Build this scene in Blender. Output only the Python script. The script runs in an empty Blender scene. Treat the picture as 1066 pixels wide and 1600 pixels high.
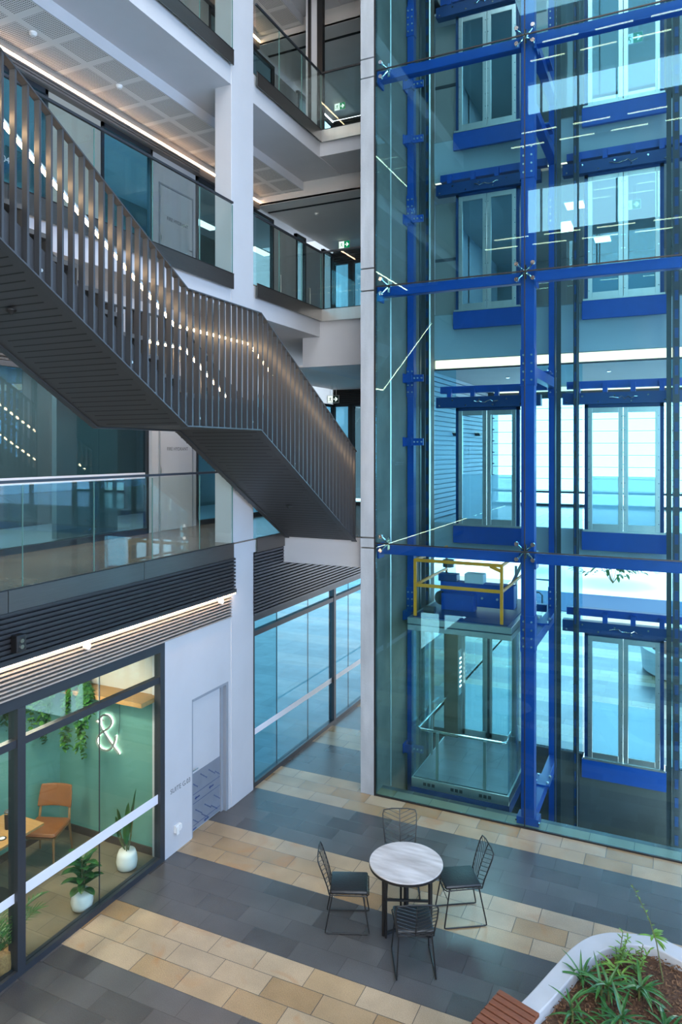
import bpy, bmesh, math, random
from mathutils import Vector, Matrix
random.seed(7)
SC = bpy.context.scene
COL = SC.collection
PI = math.pi

# ------------------------------------------------------------------ camera
cam_d = bpy.data.cameras.new('camera')
cam_d.sensor_fit = 'VERTICAL'; cam_d.sensor_height = 36.0
cam_d.lens = 1115.0 / 1600.0 * 36.0
cam_d.shift_y = -96.0 / 1600.0
cam_d.clip_end = 400
cam = bpy.data.objects.new('camera', cam_d); COL.objects.link(cam)
cam.location = (0, 0, 5.4); cam.rotation_euler = (PI / 2, 0, math.radians(25.1))
SC.camera = cam

# ------------------------------------------------------------------ sky, exposure, added top fill
SKY = 5.0
SC.view_settings.view_transform = 'Standard'
SC.view_settings.look = 'None'
SC.view_settings.gamma = 1.0
SC.view_settings.exposure = -0.32
SC.view_settings.use_curve_mapping = False
SC.cycles.max_bounces = 10
SC.cycles.diffuse_bounces = 4
SC.cycles.glossy_bounces = 5
SC.cycles.transparent_max_bounces = 48
SC.cycles.sample_clamp_indirect = 6.0
SC.cycles.blur_glossy = 0.5
SC.cycles.caustics_reflective = False
SC.cycles.caustics_refractive = False
SC.cycles.use_denoising = True
w = bpy.data.worlds.new('sky'); SC.world = w; w.use_nodes = True
wn = w.node_tree.nodes; wl = w.node_tree.links
wn.clear()
w_out = wn.new('ShaderNodeOutputWorld'); w_bg = wn.new('ShaderNodeBackground')
w_tc = wn.new('ShaderNodeTexCoord'); w_sep = wn.new('ShaderNodeSeparateXYZ')
w_rmp = wn.new('ShaderNodeValToRGB')
wl.new(w_tc.outputs['Generated'], w_sep.inputs[0]); wl.new(w_sep.outputs['Z'], w_rmp.inputs[0])
w_rmp.color_ramp.elements[0].position = 0.0; w_rmp.color_ramp.elements[0].color = (0.95, 0.98, 1.0, 1)
w_rmp.color_ramp.elements[1].position = 0.9; w_rmp.color_ramp.elements[1].color = (0.62, 0.78, 1.0, 1)
w_st = wn.new('ShaderNodeMath'); w_st.operation = 'MULTIPLY_ADD'      # the sky is made brighter towards -Y to light faces turned that way
w_st.inputs[1].default_value = -0.45 * SKY; w_st.inputs[2].default_value = 1.95 * SKY
wl.new(w_sep.outputs['Y'], w_st.inputs[0]); wl.new(w_st.outputs[0], w_bg.inputs[1])
wl.new(w_rmp.outputs[0], w_bg.inputs[0])
wl.new(w_bg.outputs[0], w_out.inputs[0])

def area(name, loc, rot, sx, sy, power, color):
    l = bpy.data.lights.new(name, 'AREA'); l.shape = 'RECTANGLE'; l.size = sx; l.size_y = sy
    l.energy = power; l.color = color
    o = bpy.data.objects.new(name, l); COL.objects.link(o); o.location = loc; o.rotation_euler = rot
    return o
# added fill lamp standing in for daylight, under a roof without openings
area('roof_fill', (0.5, 4.6, 17.8), (0, 0, 0), 9, 9, 1700, (0.86, 0.93, 1.0))
# ------------------------------------------------------------------ mesh helpers
class MB:
    def __init__(s): s.v = []; s.f = []
    def add(s, vs, fs):
        b = len(s.v); s.v += [tuple(p) for p in vs]; s.f += [tuple(b + i for i in f) for f in fs]; return s
    def box(s, x0, x1, y0, y1, z0, z1):
        vs = [(x, y, z) for x in (x0, x1) for y in (y0, y1) for z in (z0, z1)]
        return s.add(vs, [(0, 1, 3, 2), (4, 6, 7, 5), (0, 4, 5, 1), (2, 3, 7, 6), (0, 2, 6, 4), (1, 5, 7, 3)])
    def bar(s, p, q, w, h, up=(0, 0, 1)):
        p = Vector(p); q = Vector(q); d = (q - p).normalized(); u = Vector(up)
        a = d.cross(u)
        if a.length < 1e-5: a = d.cross(Vector((1, 0, 0)))
        a.normalize(); b = a.cross(d).normalized()
        vs = []
        for c in (p, q):
            for i, j in ((-1, -1), (1, -1), (1, 1), (-1, 1)): vs.append(c + a * (i * w / 2) + b * (j * h / 2))
        return s.add(vs, [(0, 1, 2, 3), (7, 6, 5, 4), (0, 4, 5, 1), (1, 5, 6, 2), (2, 6, 7, 3), (3, 7, 4, 0)])
    def prism(s, poly, axis, a, b):
        n = len(poly)
        def P(u, v, t):
            return {'x': (t, u, v), 'y': (u, t, v), 'z': (u, v, t)}[axis]
        vs = [P(u, v, a) for u, v in poly] + [P(u, v, b) for u, v in poly]
        fs = [tuple(range(n)), tuple(range(2 * n - 1, n - 1, -1))]
        fs += [(i, (i + 1) % n, n + (i + 1) % n, n + i) for i in range(n)]
        return s.add(vs, fs)
    def tube(s, pts, r, n=8, closed=False):
        pts = [Vector(p) for p in pts]; m = len(pts); vs = []; prev = None
        for i, p in enumerate(pts):
            if closed: t = pts[(i + 1) % m] - pts[i - 1]
            else: t = pts[min(i + 1, m - 1)] - pts[max(i - 1, 0)]
            t.normalize()
            if prev is None:
                a = t.cross(Vector((0, 0, 1)))
                if a.length < 1e-3: a = t.cross(Vector((1, 0, 0)))
            else: a = prev - t * prev.dot(t)
            if a.length < 1e-6: a = t.orthogonal()
            a.normalize(); prev = a; b = t.cross(a)
            rr = r[i] if isinstance(r, (list, tuple)) else r
            for k in range(n):
                an = 2 * PI * k / n; vs.append(p + a * (math.cos(an) * rr) + b * (math.sin(an) * rr))
        fs = []
        for i in range(m if closed else m - 1):
            j = (i + 1) % m
            for k in range(n): fs.append((i * n + k, i * n + (k + 1) % n, j * n + (k + 1) % n, j * n + k))
        if not closed:
            fs.append(tuple(range(n - 1, -1, -1))); fs.append(tuple(range((m - 1) * n, m * n)))
        return s.add(vs, fs)
    def lathe(s, prof, c=(0, 0, 0), n=32):
        vs = []; m = len(prof)
        for r, z in prof:
            for k in range(n):
                an = 2 * PI * k / n; vs.append((c[0] + r * math.cos(an), c[1] + r * math.sin(an), c[2] + z))
        fs = [(i * n + k, i * n + (k + 1) % n, (i + 1) * n + (k + 1) % n, (i + 1) * n + k) for i in range(m - 1) for k in range(n)]
        fs.append(tuple(range(n - 1, -1, -1))); fs.append(tuple(range((m - 1) * n, m * n)))
        return s.add(vs, fs)
    def leaf(s, base, d, L, wd, droop, side=None, seg=5, fold=0.15, shape=None):
        """a blade with a folded midrib, from base along d, bending down by droop"""
        p = Vector(base); d = Vector(d).normalized()
        sd = d.cross(Vector((0, 0, 1)))
        if sd.length < 1e-3: sd = Vector((1, 0, 0))
        sd.normalize()
        if side: sd = Vector(side).normalized()
        vs = []; fs = []
        for i in range(seg + 1):
            t = i / seg
            ww = (shape(t) if shape else math.sin(PI * min(1, 0.08 + t * 0.92)) ** 0.7) * wd / 2
            up = sd.cross(d).normalized()
            vs += [p - sd * ww + up * (fold * ww), p, p + sd * ww + up * (fold * ww)]
            d = (d + Vector((0, 0, -droop / seg))).normalized(); p = p + d * (L / seg)
        for i in range(seg):
            for k in range(2): fs.append((i * 3 + k, i * 3 + k + 1, i * 3 + k + 4, i * 3 + k + 3))
        return s.add(vs, fs)
    def build(s, name, m, parent=None, smooth=False, bevel=0.0, seg=2, sub=0, thick=0.0):
        off = ABS[parent.name] if parent is not None else Vector((0, 0, 0))
        me = bpy.data.meshes.new(name)
        me.from_pydata([(p[0] - off[0], p[1] - off[1], p[2] - off[2]) for p in s.v], [], s.f)
        bm = bmesh.new(); bm.from_mesh(me)
        bmesh.ops.recalc_face_normals(bm, faces=bm.faces)
        bm.to_mesh(me); bm.free()
        if smooth:
            for p in me.polygons: p.use_smooth = True
        o = bpy.data.objects.new(name, me); COL.objects.link(o)
        me.materials.append(m)
        if parent is not None: o.parent = parent
        ABS[o.name] = Vector(off)
        if bevel > 0:
            b = o.modifiers.new('bevel', 'BEVEL'); b.width = bevel; b.segments = seg; b.limit_method = 'ANGLE'
        if sub:
            b = o.modifiers.new('subsurf', 'SUBSURF'); b.levels = sub; b.render_levels = sub
        if thick:
            b = o.modifiers.new('solidify', 'SOLIDIFY'); b.thickness = thick; b.offset = 0
        return o
ABS = {}
def thing(name, label, cat, loc=(0, 0, 0), group=None, rz=0.0):
    o = bpy.data.objects.new(name, None); COL.objects.link(o)
    o.location = loc; o.rotation_euler = (0, 0, rz); o.empty_display_size = 0.1
    ABS[o.name] = Vector(loc)
    return tag(o, label, cat, group)
def tag(o, label, cat, group=None):
    o['label'] = label; o['category'] = cat
    if group: o['group'] = group
    return o
def struct(o, label, cat):
    o['kind'] = 'structure'; o['label'] = label; o['category'] = cat
    return o
def sempty(name, label, cat, loc=(0, 0, 0)):
    o = bpy.data.objects.new(name, None); COL.objects.link(o); o.location = loc; ABS[o.name] = Vector(loc)
    return struct(o, label, cat)
def dup(root, loc=None, rz=None, label=None):
    r = root.copy(); COL.objects.link(r)
    if loc is not None: r.location = loc
    if rz is not None: r.rotation_euler = (0, 0, rz)
    if label: r['label'] = label
    for ch in list(root.children):
        c = ch.copy(); COL.objects.link(c); c.parent = r
        for g in list(ch.children):
            d = g.copy(); COL.objects.link(d); d.parent = c
    return r
def text(name, s, loc, rot, size, m, parent=None, ext=0.001, align='LEFT', sx=1.0):
    c = bpy.data.curves.new(name, 'FONT'); c.body = s; c.size = size; c.extrude = ext; c.align_x = align
    o = bpy.data.objects.new(name, c); COL.objects.link(o); c.materials.append(m)
    me = bpy.data.meshes.new_from_object(o.evaluated_get(bpy.context.evaluated_depsgraph_get()))
    bpy.data.objects.remove(o); bpy.data.curves.remove(c)
    o = bpy.data.objects.new(name, me); COL.objects.link(o)
    if not me.materials: me.materials.append(m)
    off = ABS[parent.name] if parent is not None else Vector((0, 0, 0))
    o.location = Vector(loc) - off; o.rotation_euler = rot; o.scale = (sx, 1, 1)
    if parent is not None: o.parent = parent
    ABS[o.name] = Vector(loc)
    return o
FACE_X = (PI / 2, 0, PI / 2)      # reads from the +X side
FACE_Y = (PI / 2, 0, 0)           # reads from the -Y side

# ------------------------------------------------------------------ materials
def mat(name, col, rough=0.5, metal=0.0, spec=0.5, var=0.0, vscale=6.0, bump=0.0, bscale=40.0, col2=None, aniso=None):
    m = bpy.data.materials.new(name); m.use_nodes = True
    nt = m.node_tree; b = nt.nodes['Principled BSDF']
    b.inputs['Base Color'].default_value = (*col, 1); b.inputs['Roughness'].default_value = rough
    b.inputs['Metallic'].default_value = metal; b.inputs['Specular IOR Level'].default_value = spec
    tc = nt.nodes.new('ShaderNodeTexCoord')
    if var > 0 or col2:
        n = nt.nodes.new('ShaderNodeTexNoise'); n.inputs['Scale'].default_value = vscale; n.inputs['Detail'].default_value = 5
        if aniso:
            mp = nt.nodes.new('ShaderNodeMapping'); mp.inputs['Scale'].default_value = aniso
            nt.links.new(tc.outputs['Object'], mp.inputs[0]); nt.links.new(mp.outputs[0], n.inputs['Vector'])
        else: nt.links.new(tc.outputs['Object'], n.inputs['Vector'])
        r = nt.nodes.new('ShaderNodeValToRGB')
        c2 = col2 or tuple(min(1, c * (1 + var)) for c in col)
        c1 = col if col2 else tuple(c * (1 - var) for c in col)
        r.color_ramp.elements[0].position = 0.3; r.color_ramp.elements[0].color = (*c1, 1)
        r.color_ramp.elements[1].position = 0.7; r.color_ramp.elements[1].color = (*c2, 1)
        nt.links.new(n.outputs['Fac'], r.inputs[0]); nt.links.new(r.outputs[0], b.inputs['Base Color'])
    if bump > 0:
        n2 = nt.nodes.new('ShaderNodeTexNoise'); n2.inputs['Scale'].default_value = bscale; n2.inputs['Detail'].default_value = 4
        nt.links.new(tc.outputs['Object'], n2.inputs['Vector'])
        bp = nt.nodes.new('ShaderNodeBump'); bp.inputs['Strength'].default_value = bump; bp.inputs['Distance'].default_value = 0.01
        nt.links.new(n2.outputs['Fac'], bp.inputs['Height']); nt.links.new(bp.outputs[0], b.inputs['Normal'])
    return m
def emis(name, col, s):
    m = bpy.data.materials.new(name); m.use_nodes = True; nt = m.node_tree; nt.nodes.clear()
    o = nt.nodes.new('ShaderNodeOutputMaterial'); e = nt.nodes.new('ShaderNodeEmission')
    e.inputs[0].default_value = (*col, 1); e.inputs[1].default_value = s
    nt.links.new(e.outputs[0], o.inputs[0]); return m
def glass(name, tint, refl=0.04, rcol=(1, 1, 1), rough=0.0):
    """a sheet of tinted glass: each of its two faces lets sqrt(tint) through and mirrors the rest by angle"""
    m = bpy.data.materials.new(name); m.use_nodes = True; nt = m.node_tree; nt.nodes.clear()
    o = nt.nodes.new('ShaderNodeOutputMaterial'); mx = nt.nodes.new('ShaderNodeMixShader')
    t = nt.nodes.new('ShaderNodeBsdfTransparent'); t.inputs[0].default_value = (*[c ** 0.5 for c in tint], 1)
    g = nt.nodes.new('ShaderNodeBsdfGlossy'); g.inputs['Roughness'].default_value = rough; g.inputs['Color'].default_value = (*rcol, 1)
    lw = nt.nodes.new('ShaderNodeLayerWeight'); lw.inputs[0].default_value = 0.5
    pw = nt.nodes.new('ShaderNodeMath'); pw.operation = 'POWER'; pw.inputs[1].default_value = 5.0
    ma = nt.nodes.new('ShaderNodeMath'); ma.operation = 'MULTIPLY_ADD'; ma.inputs[1].default_value = 0.75; ma.inputs[2].default_value = refl
    nt.links.new(lw.outputs['Facing'], pw.inputs[0]); nt.links.new(pw.outputs[0], ma.inputs[0]); nt.links.new(ma.outputs[0], mx.inputs[0])
    nt.links.new(t.outputs[0], mx.inputs[1]); nt.links.new(g.outputs[0], mx.inputs[2]); nt.links.new(mx.outputs[0], o.inputs[0])
    return m
def frosted(name, col):
    m = bpy.data.materials.new(name); m.use_nodes = True; nt = m.node_tree; nt.nodes.clear()
    o = nt.nodes.new('ShaderNodeOutputMaterial'); mx = nt.nodes.new('ShaderNodeMixShader'); mx.inputs[0].default_value = 0.25
    t = nt.nodes.new('ShaderNodeBsdfTranslucent'); t.inputs[0].default_value = (*col, 1)
    d = nt.nodes.new('ShaderNodeBsdfDiffuse'); d.inputs[0].default_value = (*col, 1)
    nt.links.new(t.outputs[0], mx.inputs[1]); nt.links.new(d.outputs[0], mx.inputs[2])
    tr = nt.nodes.new('ShaderNodeBsdfTransparent'); m2 = nt.nodes.new('ShaderNodeMixShader'); m2.inputs[0].default_value = 0.45
    nt.links.new(mx.outputs[0], m2.inputs[1]); nt.links.new(tr.outputs[0], m2.inputs[2]); nt.links.new(m2.outputs[0], o.inputs[0])
    return m
def nodes_of(m):
    return m.node_tree.nodes, m.node_tree.links, m.node_tree.nodes['Principled BSDF']
def nmath(nt, op, a, b=None, c=None):
    n = nt.nodes.new('ShaderNodeMath'); n.operation = op
    for i, x in enumerate((a, b, c)):
        if x is None: continue
        if isinstance(x, (int, float)): n.inputs[i].default_value = x
        else: nt.links.new(x, n.inputs[i])
    return n.outputs[0]
def nmix(nt, f, a, b):
    n = nt.nodes.new('ShaderNodeMix'); n.data_type = 'RGBA'
    for k, x in ((0, f), (6, a), (7, b)):
        if isinstance(x, (int, float)): n.inputs[k].default_value = x
        elif isinstance(x, tuple): n.inputs[k].default_value = (*x, 1)
        else: nt.links.new(x, n.inputs[k])
    return n.outputs[2]

M = {}
M['white'] = mat('white_paint', (0.50, 0.51, 0.54), 0.55, var=0.03, vscale=2.0, bump=0.03)
M['lifted_soffit'] = mat('soffit_lifted_white', (0.58, 0.565, 0.55), 0.7, var=0.03, vscale=1.5)  # kept lighter than the wall white, missing bounce light put into the colour
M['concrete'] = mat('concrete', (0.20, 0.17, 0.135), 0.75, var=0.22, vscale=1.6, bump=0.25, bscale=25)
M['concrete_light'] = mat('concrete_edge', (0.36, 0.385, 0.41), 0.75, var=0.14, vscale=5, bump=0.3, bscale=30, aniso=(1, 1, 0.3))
M['white_landing'] = mat('landing_white_tinted', (0.30, 0.36, 0.39), 0.6)  # white paint with the lift glass's blue tint and dimming put in
M['pit'] = mat('pit_concrete', (0.06, 0.064, 0.066), 0.8, var=0.2, vscale=2, bump=0.2)
M['dark_metal'] = mat('charcoal_metal', (0.035, 0.038, 0.045), 0.4, 0.3)
M['stair'] = mat('stair_charcoal', (0.056, 0.060, 0.067), 0.42, 0.25)
M['tread'] = mat('stair_tread', (0.10, 0.095, 0.09), 0.6, var=0.1)
M['frame'] = mat('window_frame_grey', (0.040, 0.045, 0.055), 0.4, 0.3)
M['slat'] = mat('black_slat', (0.022, 0.022, 0.025), 0.45)
M['slat_back'] = mat('black_backing', (0.006, 0.006, 0.007), 0.8)
M['fascia'] = mat('brushed_fascia', (0.15, 0.14, 0.132), 0.33, 0.85, var=0.05, vscale=3, aniso=(1, 1, 30))
M['steel'] = mat('brushed_steel', (0.60, 0.60, 0.58), 0.3, 0.9, var=0.05, vscale=8, aniso=(1, 1, 0.1))
M['chrome'] = mat('polished_steel', (0.8, 0.8, 0.8), 0.12, 1.0)
M['blue'] = mat('cobalt_paint', (0.002, 0.052, 0.27), 0.38, 0.0, var=0.06)
M['blue_dark'] = mat('blue_machine', (0.002, 0.032, 0.13), 0.4)
M['yellow'] = mat('yellow_rail', (1.0, 0.31, 0.012), 0.4)
M['rubber'] = mat('black_rubber', (0.012, 0.012, 0.012), 0.6)
M['black'] = mat('black_paint', (0.010, 0.010, 0.011), 0.42)
M['pad'] = mat('black_leather_pad', (0.012, 0.014, 0.017), 0.40, bump=0.25, bscale=60)
M['led'] = emis('warm_led', (1.0, 0.66, 0.38), 22.0)
M['led_hand'] = emis('warm_handrail_led', (1.0, 0.66, 0.36), 60.0)
M['led_cove'] = emis('warm_cove_line', (1.0, 0.64, 0.38), 45.0)
M['led_soft'] = emis('warm_cove', (1.0, 0.74, 0.50), 4.0)
M['lamp'] = emis('cool_panel_light', (1.0, 0.95, 0.88), 7.0)
M['neon'] = emis('neon_white', (1.0, 0.92, 0.72), 15.0)
M['g_rail'] = glass('balustrade_glass', (0.80, 0.90, 0.88), 0.035)
M['g_shaft'] = glass('blue_shaft_glass', (0.50, 0.81, 0.89), 0.042, (0.50, 0.88, 1.0))
M['g_clear'] = glass('clear_glass', (0.82, 0.93, 0.92), 0.03)
M['g_door'] = glass('lift_door_glass', (0.50, 0.84, 0.97), 0.04)
M['g_blue'] = glass('blue_tint_glass', (0.25, 0.70, 0.93), 0.05)
M['g_dark'] = glass('dark_teal_glass', (0.24, 0.42, 0.47), 0.06)
M['g_right'] = glass('blue_side_glass', (0.40, 0.65, 1.0), 0.05)
M['glass_edge'] = mat('glass_edge', (0.10, 0.22, 0.20), 0.25)
M['film'] = frosted('frosted_film', (0.80, 0.92, 0.97))
M['strip'] = mat('white_dot_strip', (0.72, 0.73, 0.80), 0.6)
M['green'] = mat('green_wall', (0.115, 0.27, 0.225), 0.6, var=0.03, vscale=3)
M['cream'] = mat('cream_wall', (0.44, 0.41, 0.35), 0.65)
M['wood'] = mat('oak', (0.36, 0.19, 0.06), 0.45, col2=(0.45, 0.25, 0.095), vscale=5, aniso=(1, 12, 12))
M['wood_chair'] = mat('chair_wood', (0.24, 0.12, 0.04), 0.45, col2=(0.30, 0.16, 0.06), vscale=5, aniso=(12, 12, 1))
M['leather'] = mat('tan_leather', (0.21, 0.075, 0.022), 0.42, var=0.08, vscale=8, bump=0.12, bscale=90)
M['skirting'] = mat('brown_skirting', (0.07, 0.05, 0.035), 0.5)
M['pot'] = mat('white_pot', (0.74, 0.72, 0.66), 0.4, var=0.03)
M['soil'] = mat('potting_soil', (0.05, 0.03, 0.018), 0.9, var=0.4, vscale=40, bump=0.6)
M['leafd'] = mat('dark_leaf', (0.018, 0.085, 0.016), 0.35, var=0.35, vscale=12)
M['leafm'] = mat('mid_leaf', (0.03, 0.11, 0.018), 0.38, var=0.35, vscale=12)
M['leafl'] = mat('light_leaf', (0.12, 0.24, 0.03), 0.42, var=0.3, vscale=12)
M['stem'] = mat('stem', (0.09, 0.10, 0.03), 0.6)
M['plastic_w'] = mat('white_plastic', (0.75, 0.75, 0.74), 0.4)
M['text_grey'] = mat('grey_letters', (0.12, 0.12, 0.13), 0.5)
M['film_blue'] = mat('protective_film', (0.19, 0.215, 0.26), 0.3, var=0.08, vscale=4)
M['film_ink'] = mat('film_ink', (0.015, 0.045, 0.16), 0.4)
M['exit_green'] = emis('exit_green', (0.0, 0.33, 0.12), 0.9)
M['exit_dark'] = mat('exit_dark_green', (0.005, 0.04, 0.02), 0.4)
M['exit_white'] = emis('exit_white', (0.85, 1.0, 0.93), 1.5)
M['white_rim'] = mat('planter_white', (0.42, 0.425, 0.44), 0.55, var=0.05, vscale=4, bump=0.05)
M['mulch'] = mat('bark_mulch', (0.035, 0.015, 0.007), 0.9, col2=(0.13, 0.06, 0.026), vscale=30, bump=1.0, bscale=60)
M['chip'] = mat('bark_chip', (0.07, 0.03, 0.012), 0.85, col2=(0.20, 0.10, 0.045), vscale=14)
M['hardwood'] = mat('jarrah_slats', (0.13, 0.04, 0.02), 0.45, col2=(0.22, 0.075, 0.035), vscale=6, aniso=(2, 30, 30))
M['basket'] = mat('woven_basket', (0.45, 0.25, 0.09), 0.7, col2=(0.28, 0.14, 0.05), vscale=40, bump=0.6, bscale=70)
M['outside'] = mat('outside_paving', (0.80, 0.81, 0.82), 0.7, var=0.05, vscale=0.6)
M['mat_blue'] = mat('entry_mat', (0.02, 0.06, 0.12), 0.8)
M['dark_wall'] = mat('dark_wall', (0.055, 0.058, 0.06), 0.6)
M['grey_wall'] = mat('grey_wall', (0.23, 0.22, 0.21), 0.6)
M['marble'] = mat('marble_top', (0.34, 0.31, 0.295), 0.28, col2=(0.66, 0.635, 0.63), vscale=2.2, aniso=(1.0, 5, 1))
M['floor_room'] = None

def floor_material():
    m = mat('granite_stripes', (0.2, 0.2, 0.2), 0.42, spec=0.75)
    nt = m.node_tree; n, l, b = nodes_of(m)
    tc = [x for x in n if x.type == 'TEX_COORD'][0]
    mp = n.new('ShaderNodeMapping'); mp.inputs['Location'].default_value = (60.0, 20.0 - 5.77, 0)
    l.new(tc.outputs['Object'], mp.inputs[0])
    sp = n.new('ShaderNodeSeparateXYZ'); l.new(mp.outputs[0], sp.inputs[0])
    def brick(mortar_c):
        k = n.new('ShaderNodeTexBrick'); l.new(mp.outputs[0], k.inputs['Vector'])
        k.inputs['Scale'].default_value = 1.0; k.inputs['Brick Width'].default_value = 0.58; k.inputs['Row Height'].default_value = 2.0 / 7
        k.inputs['Mortar Size'].default_value = 0.0035; k.inputs['Mortar Smooth'].default_value = 0.1
        k.offset = 0.42; k.offset_frequency = 2
        return k
    k = brick(0); k.inputs['Color1'].default_value = (0, 0, 0, 1); k.inputs['Color2'].default_value = (1, 1, 1, 1); k.inputs['Mortar'].default_value = (0.5, 0.5, 0.5, 1)
    md = nmath(nt, 'MODULO', sp.outputs['Y'], 2.0)
    beige = nmath(nt, 'LESS_THAN', md, 6.0 / 7 - 0.001)
    cr = n.new('ShaderNodeValToRGB'); l.new(k.outputs['Color'], cr.inputs[0])
    e = cr.color_ramp.elements
    e[0].color = (0.31, 0.20, 0.10, 1); e[1].color = (0.36, 0.28, 0.19, 1)
    e.new(0.35).color = (0.38, 0.27, 0.155, 1); e.new(0.7).color = (0.42, 0.32, 0.21, 1)
    cd = n.new('ShaderNodeValToRGB'); l.new(k.outputs['Color'], cd.inputs[0])
    cd.color_ramp.elements[0].color = (0.066, 0.064, 0.065, 1); cd.color_ramp.elements[1].color = (0.096, 0.093, 0.093, 1)
    base = nmix(nt, beige, cd.outputs[0], cr.outputs[0])
    fine = n.new('ShaderNodeTexNoise'); fine.inputs['Scale'].default_value = 130; fine.inputs['Detail'].default_value = 2; l.new(tc.outputs['Object'], fine.inputs['Vector'])
    fr = n.new('ShaderNodeMapRange'); fr.inputs[1].default_value = 0.3; fr.inputs[2].default_value = 0.7; fr.inputs[3].default_value = 0.72; fr.inputs[4].default_value = 1.25
    l.new(fine.outputs['Fac'], fr.inputs[0])
    big = n.new('ShaderNodeTexNoise'); big.inputs['Scale'].default_value = 2.2; big.inputs['Detail'].default_value = 6; l.new(tc.outputs['Object'], big.inputs['Vector'])
    br = n.new('ShaderNodeMapRange'); br.inputs[1].default_value = 0.35; br.inputs[2].default_value = 0.7; br.inputs[3].default_value = 0.85; br.inputs[4].default_value = 1.12
    l.new(big.outputs['Fac'], br.inputs[0])
    vm = n.new('ShaderNodeVectorMath'); vm.operation = 'SCALE'; l.new(base, vm.inputs[0]); l.new(nmath(nt, 'MULTIPLY', fr.outputs[0], br.outputs[0]), vm.inputs['Scale'])
    # rusty iron stains in the beige granite
    st = n.new('ShaderNodeTexNoise'); st.inputs['Scale'].default_value = 1.7; st.inputs['Detail'].default_value = 8; st.inputs['Distortion'].default_value = 1.0
    l.new(mp.outputs[0], st.inputs['Vector'])
    sm = n.new('ShaderNodeMapRange'); sm.inputs[1].default_value = 0.60; sm.inputs[2].default_value = 0.72; sm.inputs[3].default_value = 0; sm.inputs[4].default_value = 0.55
    l.new(st.outputs['Fac'], sm.inputs[0])
    c2 = nmix(nt, nmath(nt, 'MULTIPLY', sm.outputs[0], beige), vm.outputs[0], (0.36, 0.17, 0.06))
    c3 = nmix(nt, k.outputs['Fac'], c2, (0.035, 0.032, 0.03))
    l.new(c3, b.inputs['Base Color'])
    bp = n.new('ShaderNodeBump'); bp.inputs['Strength'].default_value = 0.35; bp.inputs['Distance'].default_value = 0.004
    hh = nmath(nt, 'SUBTRACT', nmath(nt, 'MULTIPLY', fine.outputs['Fac'], 0.35), k.outputs['Fac'])
    l.new(hh, bp.inputs['Height']); l.new(bp.outputs[0], b.inputs['Normal'])
    rr = nmath(nt, 'MULTIPLY_ADD', k.outputs['Color'], 0.10, 0.25); l.new(rr, b.inputs['Roughness'])
    return m
M['floor'] = floor_material()
def tile_material(name, c1, c2, w_, h_, mortar, rough=0.35, loc=(50, 50, 0), sz=0.004):
    m = mat(name, c1, rough); nt = m.node_tree; n, l, b = nodes_of(m)
    tc = [x for x in n if x.type == 'TEX_COORD'][0]
    mp = n.new('ShaderNodeMapping'); mp.inputs['Location'].default_value = loc; l.new(tc.outputs['Object'], mp.inputs[0])
    k = n.new('ShaderNodeTexBrick'); l.new(mp.outputs[0], k.inputs['Vector'])
    k.inputs['Scale'].default_value = 1; k.inputs['Brick Width'].default_value = w_; k.inputs['Row Height'].default_value = h_
    k.inputs['Mortar Size'].default_value = sz; k.inputs['Color1'].default_value = (*c1, 1); k.inputs['Color2'].default_value = (*c2, 1); k.inputs['Mortar'].default_value = (*mortar, 1)
    ns = n.new('ShaderNodeTexNoise'); ns.inputs['Scale'].default_value = 3; ns.inputs['Detail'].default_value = 5; l.new(tc.outputs['Object'], ns.inputs['Vector'])
    r = n.new('ShaderNodeMapRange'); r.inputs[1].default_value = .3; r.inputs[2].default_value = .7; r.inputs[3].default_value = .82; r.inputs[4].default_value = 1.15
    l.new(ns.outputs['Fac'], r.inputs[0])
    vm = n.new('ShaderNodeVectorMath'); vm.operation = 'SCALE'; l.new(k.outputs['Color'], vm.inputs[0]); l.new(r.outputs[0], vm.inputs['Scale'])
    l.new(vm.outputs[0], b.inputs['Base Color'])
    return m
M['floor_room'] = tile_material('room_tile', (0.17, 0.135, 0.085), (0.21, 0.17, 0.11), 0.6, 0.3, (0.10, 0.08, 0.055))
M['floor_upper'] = tile_material('walkway_tile', (0.15, 0.12, 0.10), (0.19, 0.155, 0.125), 0.6, 0.6, (0.07, 0.06, 0.05), 0.25)
M['floor_lift'] = tile_material('lift_tile', (0.16, 0.18, 0.19), (0.19, 0.21, 0.22), 0.6, 0.6, (0.07, 0.08, 0.09), 0.3)
M['floor_landing'] = tile_material('brightened_landing_tile', (0.46, 0.48, 0.49), (0.52, 0.54, 0.55), 0.6, 0.6, (0.2, 0.21, 0.22), 0.18)  # paler than the other landings' tile, mirrored daylight put into the colour
M['floor_tenancy'] = tile_material('tenancy_concrete', (0.13, 0.17, 0.19), (0.21, 0.25, 0.27), 1.2, 0.6, (0.08, 0.10, 0.12), 0.4)
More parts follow.
